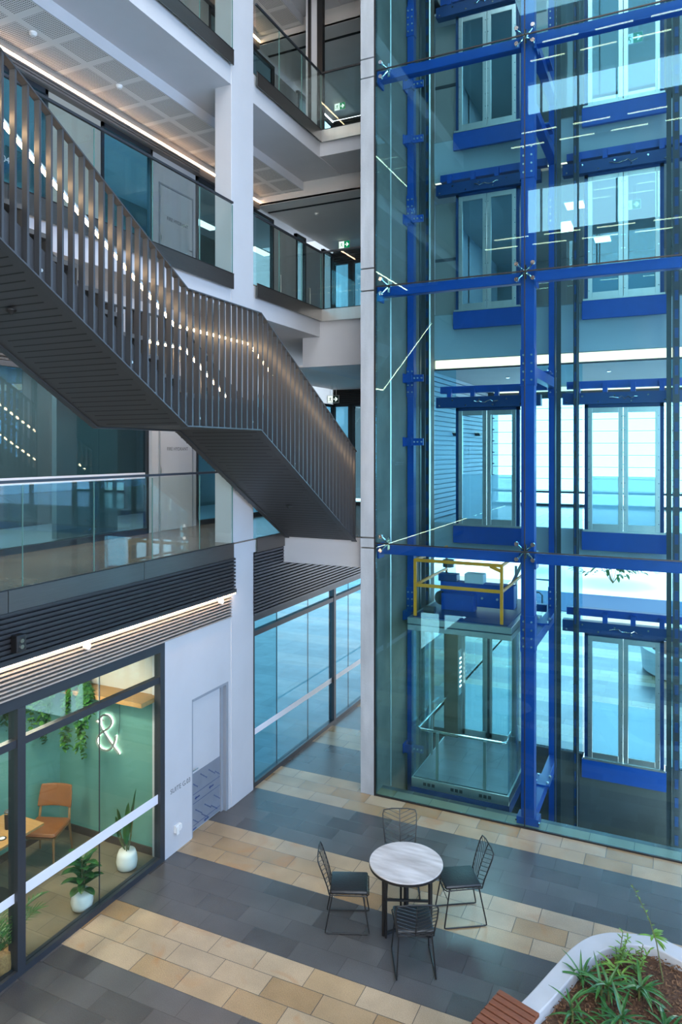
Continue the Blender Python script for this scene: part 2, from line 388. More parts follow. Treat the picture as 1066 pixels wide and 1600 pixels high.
def perforated():
    m = mat('perforated_ceiling', (0.70, 0.68, 0.66), 0.75); nt = m.node_tree; n, l, b = nodes_of(m)
    tc = [x for x in n if x.type == 'TEX_COORD'][0]
    sp = n.new('ShaderNodeSeparateXYZ'); l.new(tc.outputs['Object'], sp.inputs[0])
    x = nmath(nt, 'ADD', sp.outputs['X'], 50.0); y = nmath(nt, 'ADD', sp.outputs['Y'], 50.0)
    def cell(v, p, off): return nmath(nt, 'FRACT', nmath(nt, 'DIVIDE', nmath(nt, 'ADD', v, off), p))
    def inside(f, a): return nmath(nt, 'MULTIPLY', nmath(nt, 'GREATER_THAN', f, a), nmath(nt, 'LESS_THAN', f, 1 - a))
    sq = nmath(nt, 'MULTIPLY', inside(cell(x, 0.6, 0.02), 0.09), inside(cell(y, 0.6, 0.1), 0.09))
    p = 0.03
    dx = nmath(nt, 'SUBTRACT', cell(x, p, 0), 0.5); dy = nmath(nt, 'SUBTRACT', cell(y, p, 0), 0.5)
    d2 = nmath(nt, 'ADD', nmath(nt, 'MULTIPLY', dx, dx), nmath(nt, 'MULTIPLY', dy, dy))
    hole = nmath(nt, 'MULTIPLY', nmath(nt, 'LESS_THAN', d2, 0.095), sq)
    l.new(nmix(nt, hole, (0.70, 0.68, 0.66), (0.05, 0.05, 0.05)), b.inputs['Base Color'])
    return m
M['perf'] = perforated()
def slotted():
    m = mat('slotted_soffit', (0.060, 0.063, 0.069), 0.5, 0.2); nt = m.node_tree; n, l, b = nodes_of(m)
    tc = [x for x in n if x.type == 'TEX_COORD'][0]
    sp = n.new('ShaderNodeSeparateXYZ'); l.new(tc.outputs['Object'], sp.inputs[0])
    y = nmath(nt, 'DIVIDE', nmath(nt, 'ADD', sp.outputs['Y'], 50.0), 0.075)
    f = nmath(nt, 'FRACT', y); row = nmath(nt, 'FLOOR', y)
    rnd = nmath(nt, 'FRACT', nmath(nt, 'MULTIPLY', nmath(nt, 'SINE', nmath(nt, 'MULTIPLY', row, 12.9898)), 437.585))
    x = nmath(nt, 'ABSOLUTE', nmath(nt, 'ADD', sp.outputs['X'], nmath(nt, 'MULTIPLY_ADD', rnd, 0.16, -0.08)))
    s = nmath(nt, 'MULTIPLY', nmath(nt, 'LESS_THAN', f, 0.16), nmath(nt, 'LESS_THAN', x, 0.50))
    l.new(nmix(nt, s, (0.060, 0.063, 0.069), (0.004, 0.004, 0.004)), b.inputs['Base Color'])
    return m
M['slotted'] = slotted()
# ================================================================== the setting
def S(name, mb, m, label, cat, **k): return struct(mb.build(name, m, **k), label, cat)
L1, L2, L3 = 4.0, 8.05, 11.42
XF, XB, YE = -6.09, -8.10, 16.8       # atrium face of the left side, its back wall, its end wall
# ---- ground
f = MB().box(-6.14, 7, -2, 10.72, -.1, 0).box(-6.14, -4.45, 10.72, YE, -.1, 0).box(-4.5, 7, 13.42, 25, -.1, 0).box(.5, 7, 10.72, 13.42, -.1, 0).box(-6.45, -6.14, 7.69, 9.19, -.1, 0).box(-6.2, -4.45, YE, 25, -.1, 0)
S('floor', f, M['floor'], 'granite paving in alternating beige and charcoal stripes', 'floor')
S('floor_pit', MB().box(-4.5, .5, 10.72, 13.42, -1.75, -1.6).box(-4.5, .5, 10.72, 10.76, -1.6, -.1).box(-4.5, .5, 13.36, 13.42, -1.6, -.02), M['pit'], 'dark concrete lift pit below the paving', 'lift pit')
S('ground', MB().box(-30, 40, 25, 90, -.12, -.02), M['outside'], 'bright pale paving outside beyond the lift', 'ground')
S('floor_entry', MB().box(-5, 5, 24.9, 28.2, -.019, .012), M['mat_blue'], 'dark entry mat across the far doorway', 'mat')
S('floor_room', MB().box(-9.2, -6.14, 2.5, 7.6, -.1, 0), M['floor_room'], 'tan floor tiles inside the green meeting room', 'floor')
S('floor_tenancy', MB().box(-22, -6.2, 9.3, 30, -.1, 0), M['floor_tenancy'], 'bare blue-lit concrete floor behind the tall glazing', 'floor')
# ---- left column and ground-floor wall
S('column', MB().box(-6.38, XF + .012, 9.07, 9.69, 0, 18), M['white'], 'white square column rising past every balcony', 'column', bevel=.008)
wl_ = MB().box(-6.3, XF, 7.53, 8.11, 0, 2.88).box(-6.3, XF, 9.01, 9.07, 0, 2.88).box(-6.3, XF, 8.11, 9.01, 1.93, 2.88)
S('wall_left', wl_, M['white'], 'white wall around the door beside the meeting room', 'wall')
S('wall_left', MB().box(-6.42, -6.3, 7.9, 9.2, 0, 2.3), M['grey_wall'], 'backing added behind the door to stop a light leak', 'wall')  # added backing, blocks sky light leaking round the door
# ---- door with protective film
d1 = sempty('door_1', 'white door with its lower half in blue protective film', 'door', (-6.15, 8.56, 0))
MB().box(-6.26, -6.10, 8.11, 8.145, 0, 1.93).box(-6.26, -6.095, 8.955, 9.01, 0, 1.93).box(-6.26, -6.095, 8.145, 8.955, 1.89, 1.93).box(-6.2, -6.15, 8.90, 8.955, 0, 1.89).build('door_frame', mat('door_frame_grey', (.26, .29, .33), .45), d1)
leaf = MB().box(-6.215, -6.175, 8.145, 8.90, .01, 1.89).build('door_leaf', M['white'], d1)
film = MB().box(-6.175, -6.172, 8.15, 8.90, .02, .83).build('protective_film', M['film_blue'], leaf)
film['label'] = 'grey-blue film with dark blue printed marks'
ink = MB()
def slantline(y0, z0, y1, z1, wd): ink.bar((-6.1712, y0, z0), (-6.1712, y1, z1), .0015, wd, up=(0, .3, 1))
for zz in (.09, .40, .53): slantline(8.15, zz, 8.90, zz, .006)
for i, (yy, zz) in enumerate(((8.2, .72), (8.42, .76), (8.62, .74), (8.3, .30), (8.52, .28), (8.75, .31), (8.22, .20), (8.45, .17), (8.68, .19), (8.78, .65))):
    for k in range(7):
        t = k * .023; ink.bar((-6.1712, yy + t, zz - t * .75), (-6.1712, yy + t + .014, zz - t * .75 - .010), .0015, .013 if k % 3 else .018, up=(0, .75, 1))
for yy, zz in ((8.28, .46), (8.62, .47), (8.5, .05), (8.2, .04)):
    ink.prism([(yy, zz), (yy + .04, zz + .025), (yy + .04, zz + .010), (yy + .12, zz + .010), (yy + .12, zz - .010), (yy + .04, zz - .010), (yy + .04, zz - .025)], 'x', -6.1718, -6.1708)
ink.build('film_print', M['film_ink'], leaf)
MB().tube([(-6.17, 8.185, .90), (-6.13, 8.185, .90), (-6.13, 8.30, .90)], .009, 8).box(-6.175, -6.168, 8.165, 8.205, .86, .94).build('door_handle', M['chrome'], leaf)
# ---- meeting room
S('wall_room', MB().box(-9.0, -6.3, 7.56, 7.68, 0, 2.13), M['green'], 'green wall carrying the glowing sign', 'wall')
S('wall_room', MB().box(-9.0, -6.3, 7.55, 7.68, 2.13, 2.87), M['cream'], 'cream upper wall above the timber shelf', 'wall')
S('wall_room', MB().box(-8.12, -8.0, 2.5, 7.56, 0, 2.87), M['green'], 'green side wall behind the meeting table', 'wall')
S('wall_room', MB().box(-8.12, -6.2, 2.38, 2.5, 0, 2.87), M['green'], 'green end wall of the meeting room out to the left', 'wall')
S('ceiling_room', MB().box(-8.2, -6.3, 2.4, 7.68, 2.87, 2.95), M['cream'], 'pale ceiling of the meeting room', 'ceiling')
S('baseboard_room', MB().box(-8.0, -6.3, 7.545, 7.56, 0, .10).box(-8.0, -7.985, 2.5, 7.545, 0, .10), M['skirting'], 'brown skirting along the green walls', 'skirting')
def spot(name, loc, rot, power, color, size, blend=.6, rad=.05):
    l = bpy.data.lights.new(name, 'SPOT'); l.energy = power; l.color = color; l.spot_size = math.radians(size); l.spot_blend = blend; l.shadow_soft_size = rad
    o = bpy.data.objects.new(name, l); COL.objects.link(o); o.location = loc; o.rotation_euler = rot; return o
area('tenancy_fill', (-11, 17, 2.9), (0, 0, 0), 8, 12, 420, (.62, .86, 1))  # added blue fill under the ceiling, standing in for daylight from far windows
area('room_light', (-7.15, 5.4, 2.84), (0, 0, 0), .5, 2.2, 130, (1, .86, .66))
spot('room_spotlight', (-6.75, 6.35, 2.8), (math.radians(50), 0, math.radians(18)), 90, (1, .92, .76), 100, .6, .02)
# ---- window_1: glazing of the meeting room
FX0, FX1 = -6.19, -6.09
w1 = sempty('window_1', 'charcoal framed glazing of the green meeting room', 'window', (-6.14, 5, 0))
fr = MB().box(FX0, FX1, -1.5, 7.53, 2.76, 2.87).box(FX0, FX1, -1.5, 7.53, 0, .07).box(FX0, FX1, 7.44, 7.53, .07, 2.76)
fr.box(FX0 + .01, FX1 - .012, -1.5, 7.44, 2.36, 2.44)
for y in (5.25, 2.95, .65): fr.box(FX0 - .03, FX1 + .006, y - .05, y + .05, .07, 2.76)
fr.build('window_frame', M['frame'], w1)
ys = [-1.5, -.5, .60, .70, 1.8, 2.90, 3.0, 4.1, 5.20, 5.30, 6.40, 7.44]
for a, b in zip(ys[:-1], ys[1:]):
    if b - a < .2: continue
    MB().box(-6.146, -6.134, a + .002, b - .002, .07, 2.36).build('window_pane', M['g_clear'], w1)
    MB().box(-6.146, -6.134, a + .002, b - .002, 2.44, 2.76).build('window_pane', M['g_clear'], w1)
MB().box(-6.147, -6.133, 6.397, 6.403, .07, 2.76).box(-6.147, -6.133, 4.097, 4.103, .07, 2.76).build('silicone_joint', M['frame'], w1)
MB().box(-6.133, -6.131, 2.9, 5.2, .76, .86).box(-6.133, -6.131, 5.3, 7.44, .78, .90).build('safety_strip', M['strip'], w1)
# ---- window_2: tall glazing behind the column
w2 = sempty('window_2', 'blue glazing with a white strip beyond the column', 'window', (-6.15, 13, 0))
fr = MB().box(FX0 - .02, FX1 - .02, 9.69, YE, 2.66, 2.76).box(FX0 - .02, FX1 - .02, 9.69, YE, 0, .07).box(FX0 - .02, FX1 - .02, 9.69, YE, 2.42, 2.50)
for y in (9.72, 12.75, 15.9): fr.box(FX0 - .03, FX1 - .012, y - .045, y + .045, .07, 2.66)
fr.build('window_frame', M['frame'], w2)
ys = [9.77, 10.56, 11.7, 12.70, 12.80, 13.5, 14.21, 15.1, 15.85, 15.95, YE]
for a, b in zip(ys[:-1], ys[1:]):
    if b - a < .2: continue
    MB().box(-6.166, -6.154, a + .003, b - .003, .07, 2.42).build('window_pane', M['g_blue'], w2)
    MB().box(-6.166, -6.154, a + .003, b - .003, 2.50, 2.66).build('window_pane', M['g_blue'], w2)
jm = MB()
for y in (10.56, 11.7, 13.5, 14.21, 15.1): jm.box(-6.167, -6.153, y - .004, y + .004, .07, 2.66)
jm.build('silicone_joint', M['frame'], w2)
MB().box(-6.153, -6.151, 9.77, YE, .81, .91).build('safety_strip', M['strip'], w2)
S('ceiling_tenancy', MB().box(-22, -6.3, 9.3, 30, 2.95, 3.1), M['lifted_soffit'], 'plain ceiling over the empty tenancy', 'ceiling')
S('wall_tenancy', MB().box(-9.0, -6.3, 9.2, 9.3, 0, 2.95), M['white'], 'inner wall of the empty tenancy', 'wall')
# ---- black slatted bands below the first balcony
sl = MB().box(-6.3, -6.035, -1.5, 9.07, 3.30, 3.78)
S('trim_backing', sl, M['slat_back'], 'black backing of the upper slats under the balcony', 'trim')
sl = MB()
for i in range(9): sl.box(-6.035, -6.0, -1.5, 9.07, 3.335 + i * .052, 3.365 + i * .052)
sl.box(-6.06, -5.985, -1.5, 9.07, 3.27, 3.32)
S('trim_slats', sl, M['slat'], 'black horizontal slats below the brushed balcony edge', 'trim')
S('trim_backing', MB().box(-6.3, -6.13, -1.5, 9.07, 2.87, 3.30), M['slat_back'], 'black backing of the lit slats above the glazing', 'trim')
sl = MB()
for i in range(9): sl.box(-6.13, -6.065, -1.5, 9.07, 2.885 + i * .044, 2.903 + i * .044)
S('trim_slats', sl, mat('brightened_slat', (.30, .28, .26), .4), 'slats under the warm light line above the meeting room', 'trim')  # lighter than the black slats, the light line's glow put into the colour
S('trim_backing', MB().box(-6.3, -6.10, 9.69, YE, 2.76, 3.78), M['slat_back'], 'black backing of the slats beyond the column', 'trim')
sl = MB()
for i in range(19): sl.box(-6.10, -6.05, 9.69, YE, 2.775 + i * .053, 2.805 + i * .053)
S('trim_slats', sl, mat('cool_slat', (.05, .055, .065), .3), 'black slats between the column and the bridge', 'trim')
# ---- slabs, bridges
S('slab', MB().box(-11, -6.06, -1.5, YE, 3.785, 3.98), M['white'], 'slab of the first balcony on the left', 'slab')
S('floor_upper', MB().box(XB, -6.06, -1.5, YE, 3.98, L1), M['floor_upper'], 'brown tiled walkway behind the first glass balustrade', 'floor')
S('slab_bridge', MB().box(-6.06, -4.5, 10.62, YE, 3.50, 3.985), M['white'], 'white bridge where the stair lands', 'bridge')
S('floor_bridge', MB().box(-6.06, -4.5, 10.62, YE, 3.985, L1 + .001), M['floor_upper'], 'tiled top of the bridge at the stair foot', 'floor')
S('slab', MB().box(-11, XF, -1.5, YE, 7.55, L2 - .02), M['white'], 'white slab edge of the second balcony', 'slab')
S('floor_upper', MB().box(XB, XF, -1.5, YE, L2 - .02, L2), M['floor_upper'], 'tiled walkway of the second balcony', 'floor')
S('slab_bridge', MB().box(-6.46, -4.5, 12.06, YE, 6.99, L2 - .001), M['white'], 'deep white bridge beam above the stair foot', 'bridge')
S('slab', MB().box(-11, XF, -1.5, YE, 10.94, L3 - .02), M['white'], 'white slab edge of the third balcony', 'slab')
S('floor_upper', MB().box(XB, XF, -1.5, YE, L3 - .02, L3), M['floor_upper'], 'tiled walkway of the third balcony', 'floor')
S('slab_bridge', MB().box(XF, -4.5, 12.06, YE, 10.96, L3 - .001), M['white'], 'white bridge at the third balcony', 'bridge')
S('slab', MB().box(-11, XF, -1.5, YE, 14.35, 14.8).box(XF, -4.5, 12.06, YE, 14.37, 14.8), M['white'], 'topmost white slab over the third balcony', 'slab')
# ---- ceilings
S('ceiling_first', MB().box(XB, -6.95, -1.5, 12.06, 7.0, 7.04).box(-6.98, -6.95, -1.5, 12.06, 7.0, 7.55).box(XB, -6.46, 12.06, YE, 6.99, 7.03), M['lifted_soffit'], 'soffit above the first walkway', 'ceiling')
def ceil_level(z, lab):
    S('ceiling_perforated', MB().box(XB, -6.95, -1.5, 13.0, z - .17, z - .13), M['perf'], 'perforated ceiling squares above the ' + lab, 'ceiling')
    S('trim_step', MB().box(-6.965, -6.945, -1.5, 13.0, z - .175, z + .01), M['white'], 'white ceiling step above the ' + lab, 'trim')
    S('ceiling_bridge', MB().box(XB, -4.5, 13.0, YE, z - .34, z - .30).box(XB, -4.5, 13.0, 13.03, z - .345, z + .01), M['lifted_soffit'], 'lower grey ceiling over the bridge of the ' + lab, 'ceiling')
    S('trim_gap', MB().box(XB + .05, -4.5, 13.42, 13.48, z - .352, z - .338), M['slat_back'], 'black shadow gap in the ceiling of the ' + lab, 'trim')
    sl = MB().box(XB, XB + .10, -1.5, 13.0, z - .42, z - .28)
    for i in range(3): sl.box(XB + .10, XB + .12, -1.5, 10.88, z - .415 + i * .045, z - .39 + i * .045)
    S('trim_bulkhead', sl, mat('bulkhead_grey', (.16, .14, .13), .5), 'slatted bulkhead under the cove light of the ' + lab, 'trim')
ceil_level(10.94, 'second balcony'); ceil_level(14.35, 'third balcony')
# ---- back wall of the walkways
S('wall_back', MB().box(-11.1, -11, -1.5, YE, 3.98, 18).box(-11, XB, -1.6, -1.5, 3.98, 18), M['grey_wall'], 'dim inner wall of the rooms behind the walkways', 'wall')
S('wall_inner', MB().box(-8.95, -8.85, 8.3, 9.66, L1, 7.0), mat('blind_grey', (.30, .33, .33), .7), 'grey panel behind the first floor glazing', 'wall')
def bay(par, y0, y1, z0, z1, gl, mul=()):
    e = .05
    fr = MB().box(XB - .05, XB + .03, y0, y1, z0, z0 + .09).box(XB - .05, XB + .03, y0, y1, z1 - .07, z1)
    cuts = [y0] + list(mul) + [y1]
    fr.box(XB - .05, XB + .03, y0, y0 + e, z0, z1).box(XB - .05, XB + .03, y1 - e, y1, z0, z1)
    fr.build('window_frame', M['frame'], par)
    for a, b in zip(cuts[:-1], cuts[1:]):
        MB().box(XB - .016, XB - .004, a + .004, b - .004, z0 + .09, z1 - .07).build('window_pane', M[gl], par)
def wallpanel(par, y0, y1, z0, z1, m='white', name='wall_panel'):
    MB().box(XB - .06, XB + .01, y0, y1, z0, z1).build(name, M[m], par)
def hydrant(n, z0, lab):
    d = sempty('door_%d' % n, lab, 'door', (XB, 10.3, z0))
    fx = XB + .012
    MB().box(fx, fx + .012, 9.83, 9.86, z0, z0 + 2.0).box(fx, fx + .012, 10.77, 10.80, z0, z0 + 2.0).box(fx, fx + .012, 9.86, 10.77, z0 + 1.97, z0 + 2.0).build('door_frame', mat('hydrant_frame', (.28, .30, .33), .5), d)
    lf = MB().box(fx, fx + .010, 9.87, 10.76, z0 + .01, z0 + 1.96).build('door_leaf', M['white'], d)
    text('lettering', 'FIRE HYDRANT', (fx + .011, 10.04, z0 + 1.40), FACE_X, .088, M['text_grey'], lf)
    h = MB()
    for z in (.2, 1.0, 1.75): h.box(fx, fx + .02, 9.86, 9.885, z0 + z, z0 + z + .1)
    h.build('hinge', M['steel'], lf)
    MB().tube([(fx + .01, 10.71, z0 + 1.0), (fx + .05, 10.71, z0 + 1.0), (fx + .05, 10.62, z0 + 1.0)], .009).build('door_handle', M['chrome'], lf)
# first floor
w3 = sempty('window_3', 'dark teal glazed wall behind the first floor walkway', 'window', (XB, 7, L1))
bay(w3, -1.5, 9.56, L1, 6.6, 'g_dark', (.8, 2.0, 3.2, 4.4, 5.6, 7.24, 8.44))
MB().box(XB - .003, XB, -1.45, 9.5, 4.93, 5.03).build('safety_strip', M['strip'], w3)
wallpanel(w3, 9.66, 10.9, L1, 7.0)
bay(w3, 10.9, 12.4, L1, 6.6, 'g_blue'); bay(w3, 12.4, YE, L1, 6.6, 'g_blue', (13.6, 14.8))
sl = MB().box(XB - .06, XB - .02, -1.5, 9.66, 6.6, 7.0)
for i in range(8): sl.box(XB - .02, XB + .02, -1.5, 9.66, 6.61 + i * .05, 6.64 + i * .05)
S('trim_slats', sl, M['slat'], 'black slats over the first floor glazing', 'trim')
hydrant(2, L1, 'white fire hydrant cupboard door on the first floor walkway')
# second floor
w4 = sempty('window_4', 'glazed wall with white panels behind the second balcony', 'window', (XB, 8, L2))
H2 = 10.52
bay(w4, -1.5, 7.42, L2, H2, 'g_blue', (1.0, 3.2, 5.3))
wallpanel(w4, 7.44, 8.46, L2, H2, 'cream'); bay(w4, 8.47, 9.66, L2, H2, 'g_blue')
wallpanel(w4, 9.68, 10.88, L2, 10.94); bay(w4, 10.9, 12.6, L2, H2, 'g_dark')
bay(w4, 12.6, 13.72, L2, H2, 'g_dark'); wallpanel(w4, 13.76, 14.77, L2, H2 - .1)
bay(w4, 14.77, 15.25, L2, H2, 'g_dark'); wallpanel(w4, 15.25, 16.2, L2, H2 - .1); bay(w4, 16.2, YE, L2, H2, 'g_dark')
text('lettering', 'SUITE 2.04', (XB + .002, 6.25, 9.25), FACE_X, .12, M['strip'], w4)
for y in (8.42, 13.98, 15.4): MB().tube([(XB + .01, y, 8.75), (XB + .06, y, 8.75), (XB + .06, y, 9.35), (XB + .01, y, 9.35)], .014).build('pull_handle', M['steel'], w4)
hydrant(3, L2, 'white fire hydrant cupboard door on the second balcony')
# third floor
w5 = sempty('window_5', 'glazed wall with white panels behind the third balcony', 'window', (XB, 8, L3))
H3 = 13.93
bay(w5, -1.5, 7.42, L3, H3, 'g_dark', (1.0, 3.2, 5.3)); wallpanel(w5, 7.44, 8.46, L3, H3, 'cream'); bay(w5, 8.47, 10.2, L3, H3, 'g_dark')
wallpanel(w5, 10.2, 11.3, L3, H3, 'cream'); bay(w5, 11.3, 13.75, L3, H3, 'g_dark', (12.5,)); wallpanel(w5, 13.82, 14.86, L3, H3 - .1); bay(w5, 14.86, YE, L3, H3, 'g_dark', (15.8,))
S('trim_post', MB().box(-6.50, -6.44, 12.35, 12.45, L3, 14.37).box(-6.30, -6.18, 12.35, 12.45, L3, 14.37), M['black'], 'pair of black uprights at the third bridge corner', 'post')
S('trim_post', MB().box(-6.44, -6.30, 12.38, 12.45, L3, 14.37).box(-6.56, -6.50, 12.38, 12.45, L3, 14.37), M['white'], 'white strips beside the black uprights', 'post')
# ---- end wall of the walkways
def endbay(par, x0, x1, z0, z1, gl):
    MB().box(x0, x0 + .05, YE, YE + .08, z0, z1).box(x1 - .05, x1, YE, YE + .08, z0, z1).box(x0, x1, YE, YE + .08, z0, z0 + .08).box(x0, x1, YE, YE + .08, z1 - .06, z1).build('window_frame', M['frame'], par)
    MB().box(x0 + .05, x1 - .05, YE + .03, YE + .042, z0 + .08, z1 - .06).build('window_pane', M[gl], par)
for n, (z0, z1, zt, lab) in enumerate(((L1, 6.6, 6.99, 'first'), (L2, 10.3, 10.60, 'second'), (L3, 13.7, 14.01, 'third'))):
    we = sempty('window_%d' % (6 + n), 'end glazing of the %s floor passage beside the lift wall' % lab, 'window', (-6.3, YE, z0))
    endbay(we, -8.1, -7.62, z0, z1, 'g_blue'); endbay(we, -7.55, -6.9, z0, z1, 'g_blue' if n else 'g_dark')
    MB().box(-7.62, -7.55, YE, YE + .08, z0, z1).build('mullion', M['black'], we)
    MB().box(-6.9, -4.5, YE, YE + .1, z0, z1).build('wall_panel', M['white'], we)
    sl = MB().box(-8.1, -4.5, YE + .02, YE + .1, z1, zt)
    for i in range(int((zt - z1) / .055)): sl.box(-8.1, -4.5, YE - .02, YE + .02, z1 + .01 + i * .055, z1 + .04 + i * .055)
    sl.build('slat_bulkhead', M['slat'], we)
S('wall_sky_screen', MB().box(-14, -4.6, 19.4, 19.6, 3.98, 15), mat('sky_screen', (.35, .38, .40), .8), 'pale screen added behind the end glazing to hold back the sky', 'wall')  # added screen that dims the sky behind the end glazing
# ---- lift shaft side wall, landings beyond
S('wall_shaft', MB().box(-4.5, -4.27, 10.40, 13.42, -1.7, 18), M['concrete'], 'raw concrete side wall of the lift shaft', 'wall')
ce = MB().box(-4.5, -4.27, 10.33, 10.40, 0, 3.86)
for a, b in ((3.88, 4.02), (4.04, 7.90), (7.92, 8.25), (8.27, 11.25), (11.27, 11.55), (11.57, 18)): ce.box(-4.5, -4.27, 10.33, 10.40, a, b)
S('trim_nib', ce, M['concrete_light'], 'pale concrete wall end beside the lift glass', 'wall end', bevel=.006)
S('trim_seal', MB().box(-4.27, -4.245, 10.33, 10.40, 0, 18), M['black'], 'black seal between concrete and lift glass', 'trim')
YL = 13.42
for z, h, lab in ((L1, .52, 'first'), (L2, .88, 'second'), (L3, .80, 'third')):
    S('slab_landing', MB().box(-4.5, 7, YL, 18.6 if z == L1 else 20, z - h, z - .02), M['white_landing'], 'white landing slab behind the lifts on the %s floor' % lab, 'slab')
    S('floor_landing', MB().box(-4.5, 7, YL, 18.6 if z == L1 else 20, z - .02, z), M['floor_landing' if z == L1 else 'floor_lift'], 'pale tiled lift landing on the %s floor' % lab, 'floor')
S('ceiling_landing', MB().box(-4.5, 7, YL + .1, 18.6, 7.0, 7.16), M['lifted_soffit'], 'soffit over the first floor lift landing', 'ceiling')
S('ceiling_landing', MB().box(-4.5, 7, YL + .1, 20, 10.56, 10.61), M['lifted_soffit'], 'soffit over the second floor lift landing', 'ceiling')
S('ceiling_landing', MB().box(-4.5, 7, YL + .1, 20, 13.95, 14.0), M['lifted_soffit'], 'soffit over the third floor lift landing', 'ceiling')
S('wall_landing', MB().box(-4.5, 7, 19.9, 20, L2, 14).box(6.9, 7, YL, 20, L2, 14), M['grey_wall'], 'grey rear wall of the upper lift landings', 'wall')
cl = MB()
for i in range(30): cl.box(-4.5, -4.44, YL, 18.6, L1 + .02 + i * .1, L1 + .095 + i * .1)
cl.box(-4.62, -4.5, YL, 20, L1, 18)
S('wall_cladding', cl, M['white'], 'ribbed white side wall of the first floor landing', 'wall')
S('roof', MB().box(-12, 8, -2.2, 20, 18, 18.3), M['grey_wall'], 'roof over the atrium', 'roof')
S('wall_upper', MB().box(-4.5, 7, 19.9, 20, 14, 18), M['grey_wall'], 'upper rear wall above the lift landings', 'wall')
# upper landings: glazed partition beside the lift doors
for z, zt, n, lab in ((L2, 10.2, 9, 'second'), (L3, 13.65, 10, 'third')):
    wp = sempty('window_%d' % n, 'glazed screen around the %s floor lift doors' % lab, 'window', (-2, YL, z))
    MB().box(-4.25, -3.82, YL, YL + .06, z, zt).build('wall_panel', M['grey_wall'], wp)
    MB().box(-4.25, -3.82, YL - .01, YL + .07, z + 1.02, z + 1.08).build('transom', M['frame'], wp)
    for a, b in ((-2.55, -2.02), (-1.98, -1.5), (-.08, .6)): MB().box(a, b, YL + .02, YL + .032, z, zt).build('window_pane', M['g_clear'], wp)
for z, zt, n, lab in ((0.0, 3.46, 12, 'ground'), (L1, 6.98, 13, 'first')):
    wp = sempty('window_%d' % n, 'blue glazed screen around the %s floor lift doors' % lab, 'window', (-2, YL, z))
    for a, b in ((-4.25, -3.82), (-2.55, -2.02), (-1.98, -1.5), (-.08, .6)): MB().box(a, b, YL - .05, YL - .038, z, zt).build('window_pane', M['g_door'], wp)
    MB().box(-4.25, .6, YL - .06, YL - .03, zt - .03, zt).build('head_trim', M['frame'], wp)
# first floor louvre windows to the outside
w8 = sempty('window_11', 'bright louvre windows beyond the first floor lift doors', 'window', (0, 18.6, L1))
fr = MB().box(-4.5, 7, 18.55, 18.68, L1, L1 + .06).box(-4.5, 7, 18.55, 18.68, L1 + .33, L1 + .38).box(-4.5, 7, 18.55, 18.68, 6.72, 7.0)
for i in range(11): fr.box(-4.36 + i * 1.05 - .035, -4.36 + i * 1.05 + .035, 18.55, 18.68, L1, 6.8)
fr.build('window_frame', M['frame'], w8)
lv = MB(); arm = MB()
for i in range(10):
    x0 = -4.36 + i * 1.05 + .05; x1 = x0 + .95
    for k in range(8):
        z = L1 + .40 + k * .295
        MB_ = lv.bar((x0, 18.60, z + .14), (x1, 18.60, z + .14), .008, .285, up=(0, .10, 1))
        arm.box(x0, x1, 18.585, 18.6, z - .006, z + .006).box(x0 - .02, x0 + .03, 18.57, 18.6, z + .06, z + .085)
lv.build('louvre_blades', M['g_clear'], w8); arm.build('louvre_clips', M['frame'], w8)
# ---- opposite side of the atrium, behind the viewpoint: reflected in the lift glass
ow = MB().box(-12, .3, -2.2, -2.0, 0, 12.2).box(.3, 8, -2.2, -2.0, 0, .4).box(.3, 8, -2.2, -2.0, 10.5, 12.2).box(-12, 8, -2.2, -2.0, 13.6, 15.9).box(-12, 8, -2.2, -2.0, 16.9, 18)  # open right part added to let sky light onto faces towards the viewpoint
ow.box(-12, -4.2, -2.2, -2.0, 12.2, 13.6).box(-.4, 8, -2.2, -2.0, 12.2, 13.6).box(-12, -4.2, -2.2, -2.0, 15.9, 16.9).box(4, 8, -2.2, -2.0, 15.9, 16.9)
for i in range(8): ow.box(-3.8 + i * 1.1, -3.76 + i * 1.1, -2.2, -2.0, 12.2, 16.9) if i < 4 else ow.box(-3.8 + i * 1.1, -3.76 + i * 1.1, -2.2, -2.0, 15.9, 16.9)
S('wall_opposite', ow, M['dark_wall'], 'dark opposite wall with high window bands mirrored in the lift glass', 'wall')
S('wall_right', MB().box(7, 7.2, -2.2, 20, 0, 4).box(7, 7.2, -2.2, 20, 9.5, 18), M['grey_wall'], 'wall on the far right of the atrium', 'wall')
w14 = sempty('window_14', 'unseen blue glazing added on the far right to colour the light', 'window', (7.1, 9, 4))  # added side glazing, lets blue light onto the paving and left walls
MB().box(7.09, 7.11, -2.0, 20, 4, 9.5).build('window_pane', M['g_right'], w14)
fr = MB()
for i in range(9): fr.box(7.04, 7.16, -2 + i * 2.7, -1.92 + i * 2.7, 4, 9.5)
fr.build('window_frame', M['frame'], w14)
# ================================================================== LED lines
def led(label, x0, x1, y0, y1, z0, z1, m='led', group=None):
    t = thing('light_strip', label, 'light strip', ((x0 + x1) / 2, y0, z0), group)
    MB().box(x0, x1, y0, y1, z0, z1).build('diffuser', M[m], t)
    MB().box(x0 - .008, x1 + .008, y0, y1, z1, z1 + .008).build('channel', M['steel'], t)
led('warm light line under the first balcony slats, above the meeting room', -6.03, -5.995, -1.5, 9.06, 3.245, 3.262, 'led_cove')
led('warm cove light line along the ceiling of the second balcony', -8.03, -7.985, -1.5, 12.98, 10.675, 10.69, 'led_cove')
led('warm cove light line along the ceiling of the third balcony', -8.03, -7.985, -1.5, 12.98, 14.085, 14.10, 'led_cove')
led('broad warm light band over the first floor lift doors', -4.25, 6.8, 13.43, 13.47, 7.0, 7.155, 'led_soft')
led('thin warm light line over the second floor lift doors', -4.25, 6.8, 13.43, 13.45, 10.60, 10.625, 'led_soft')
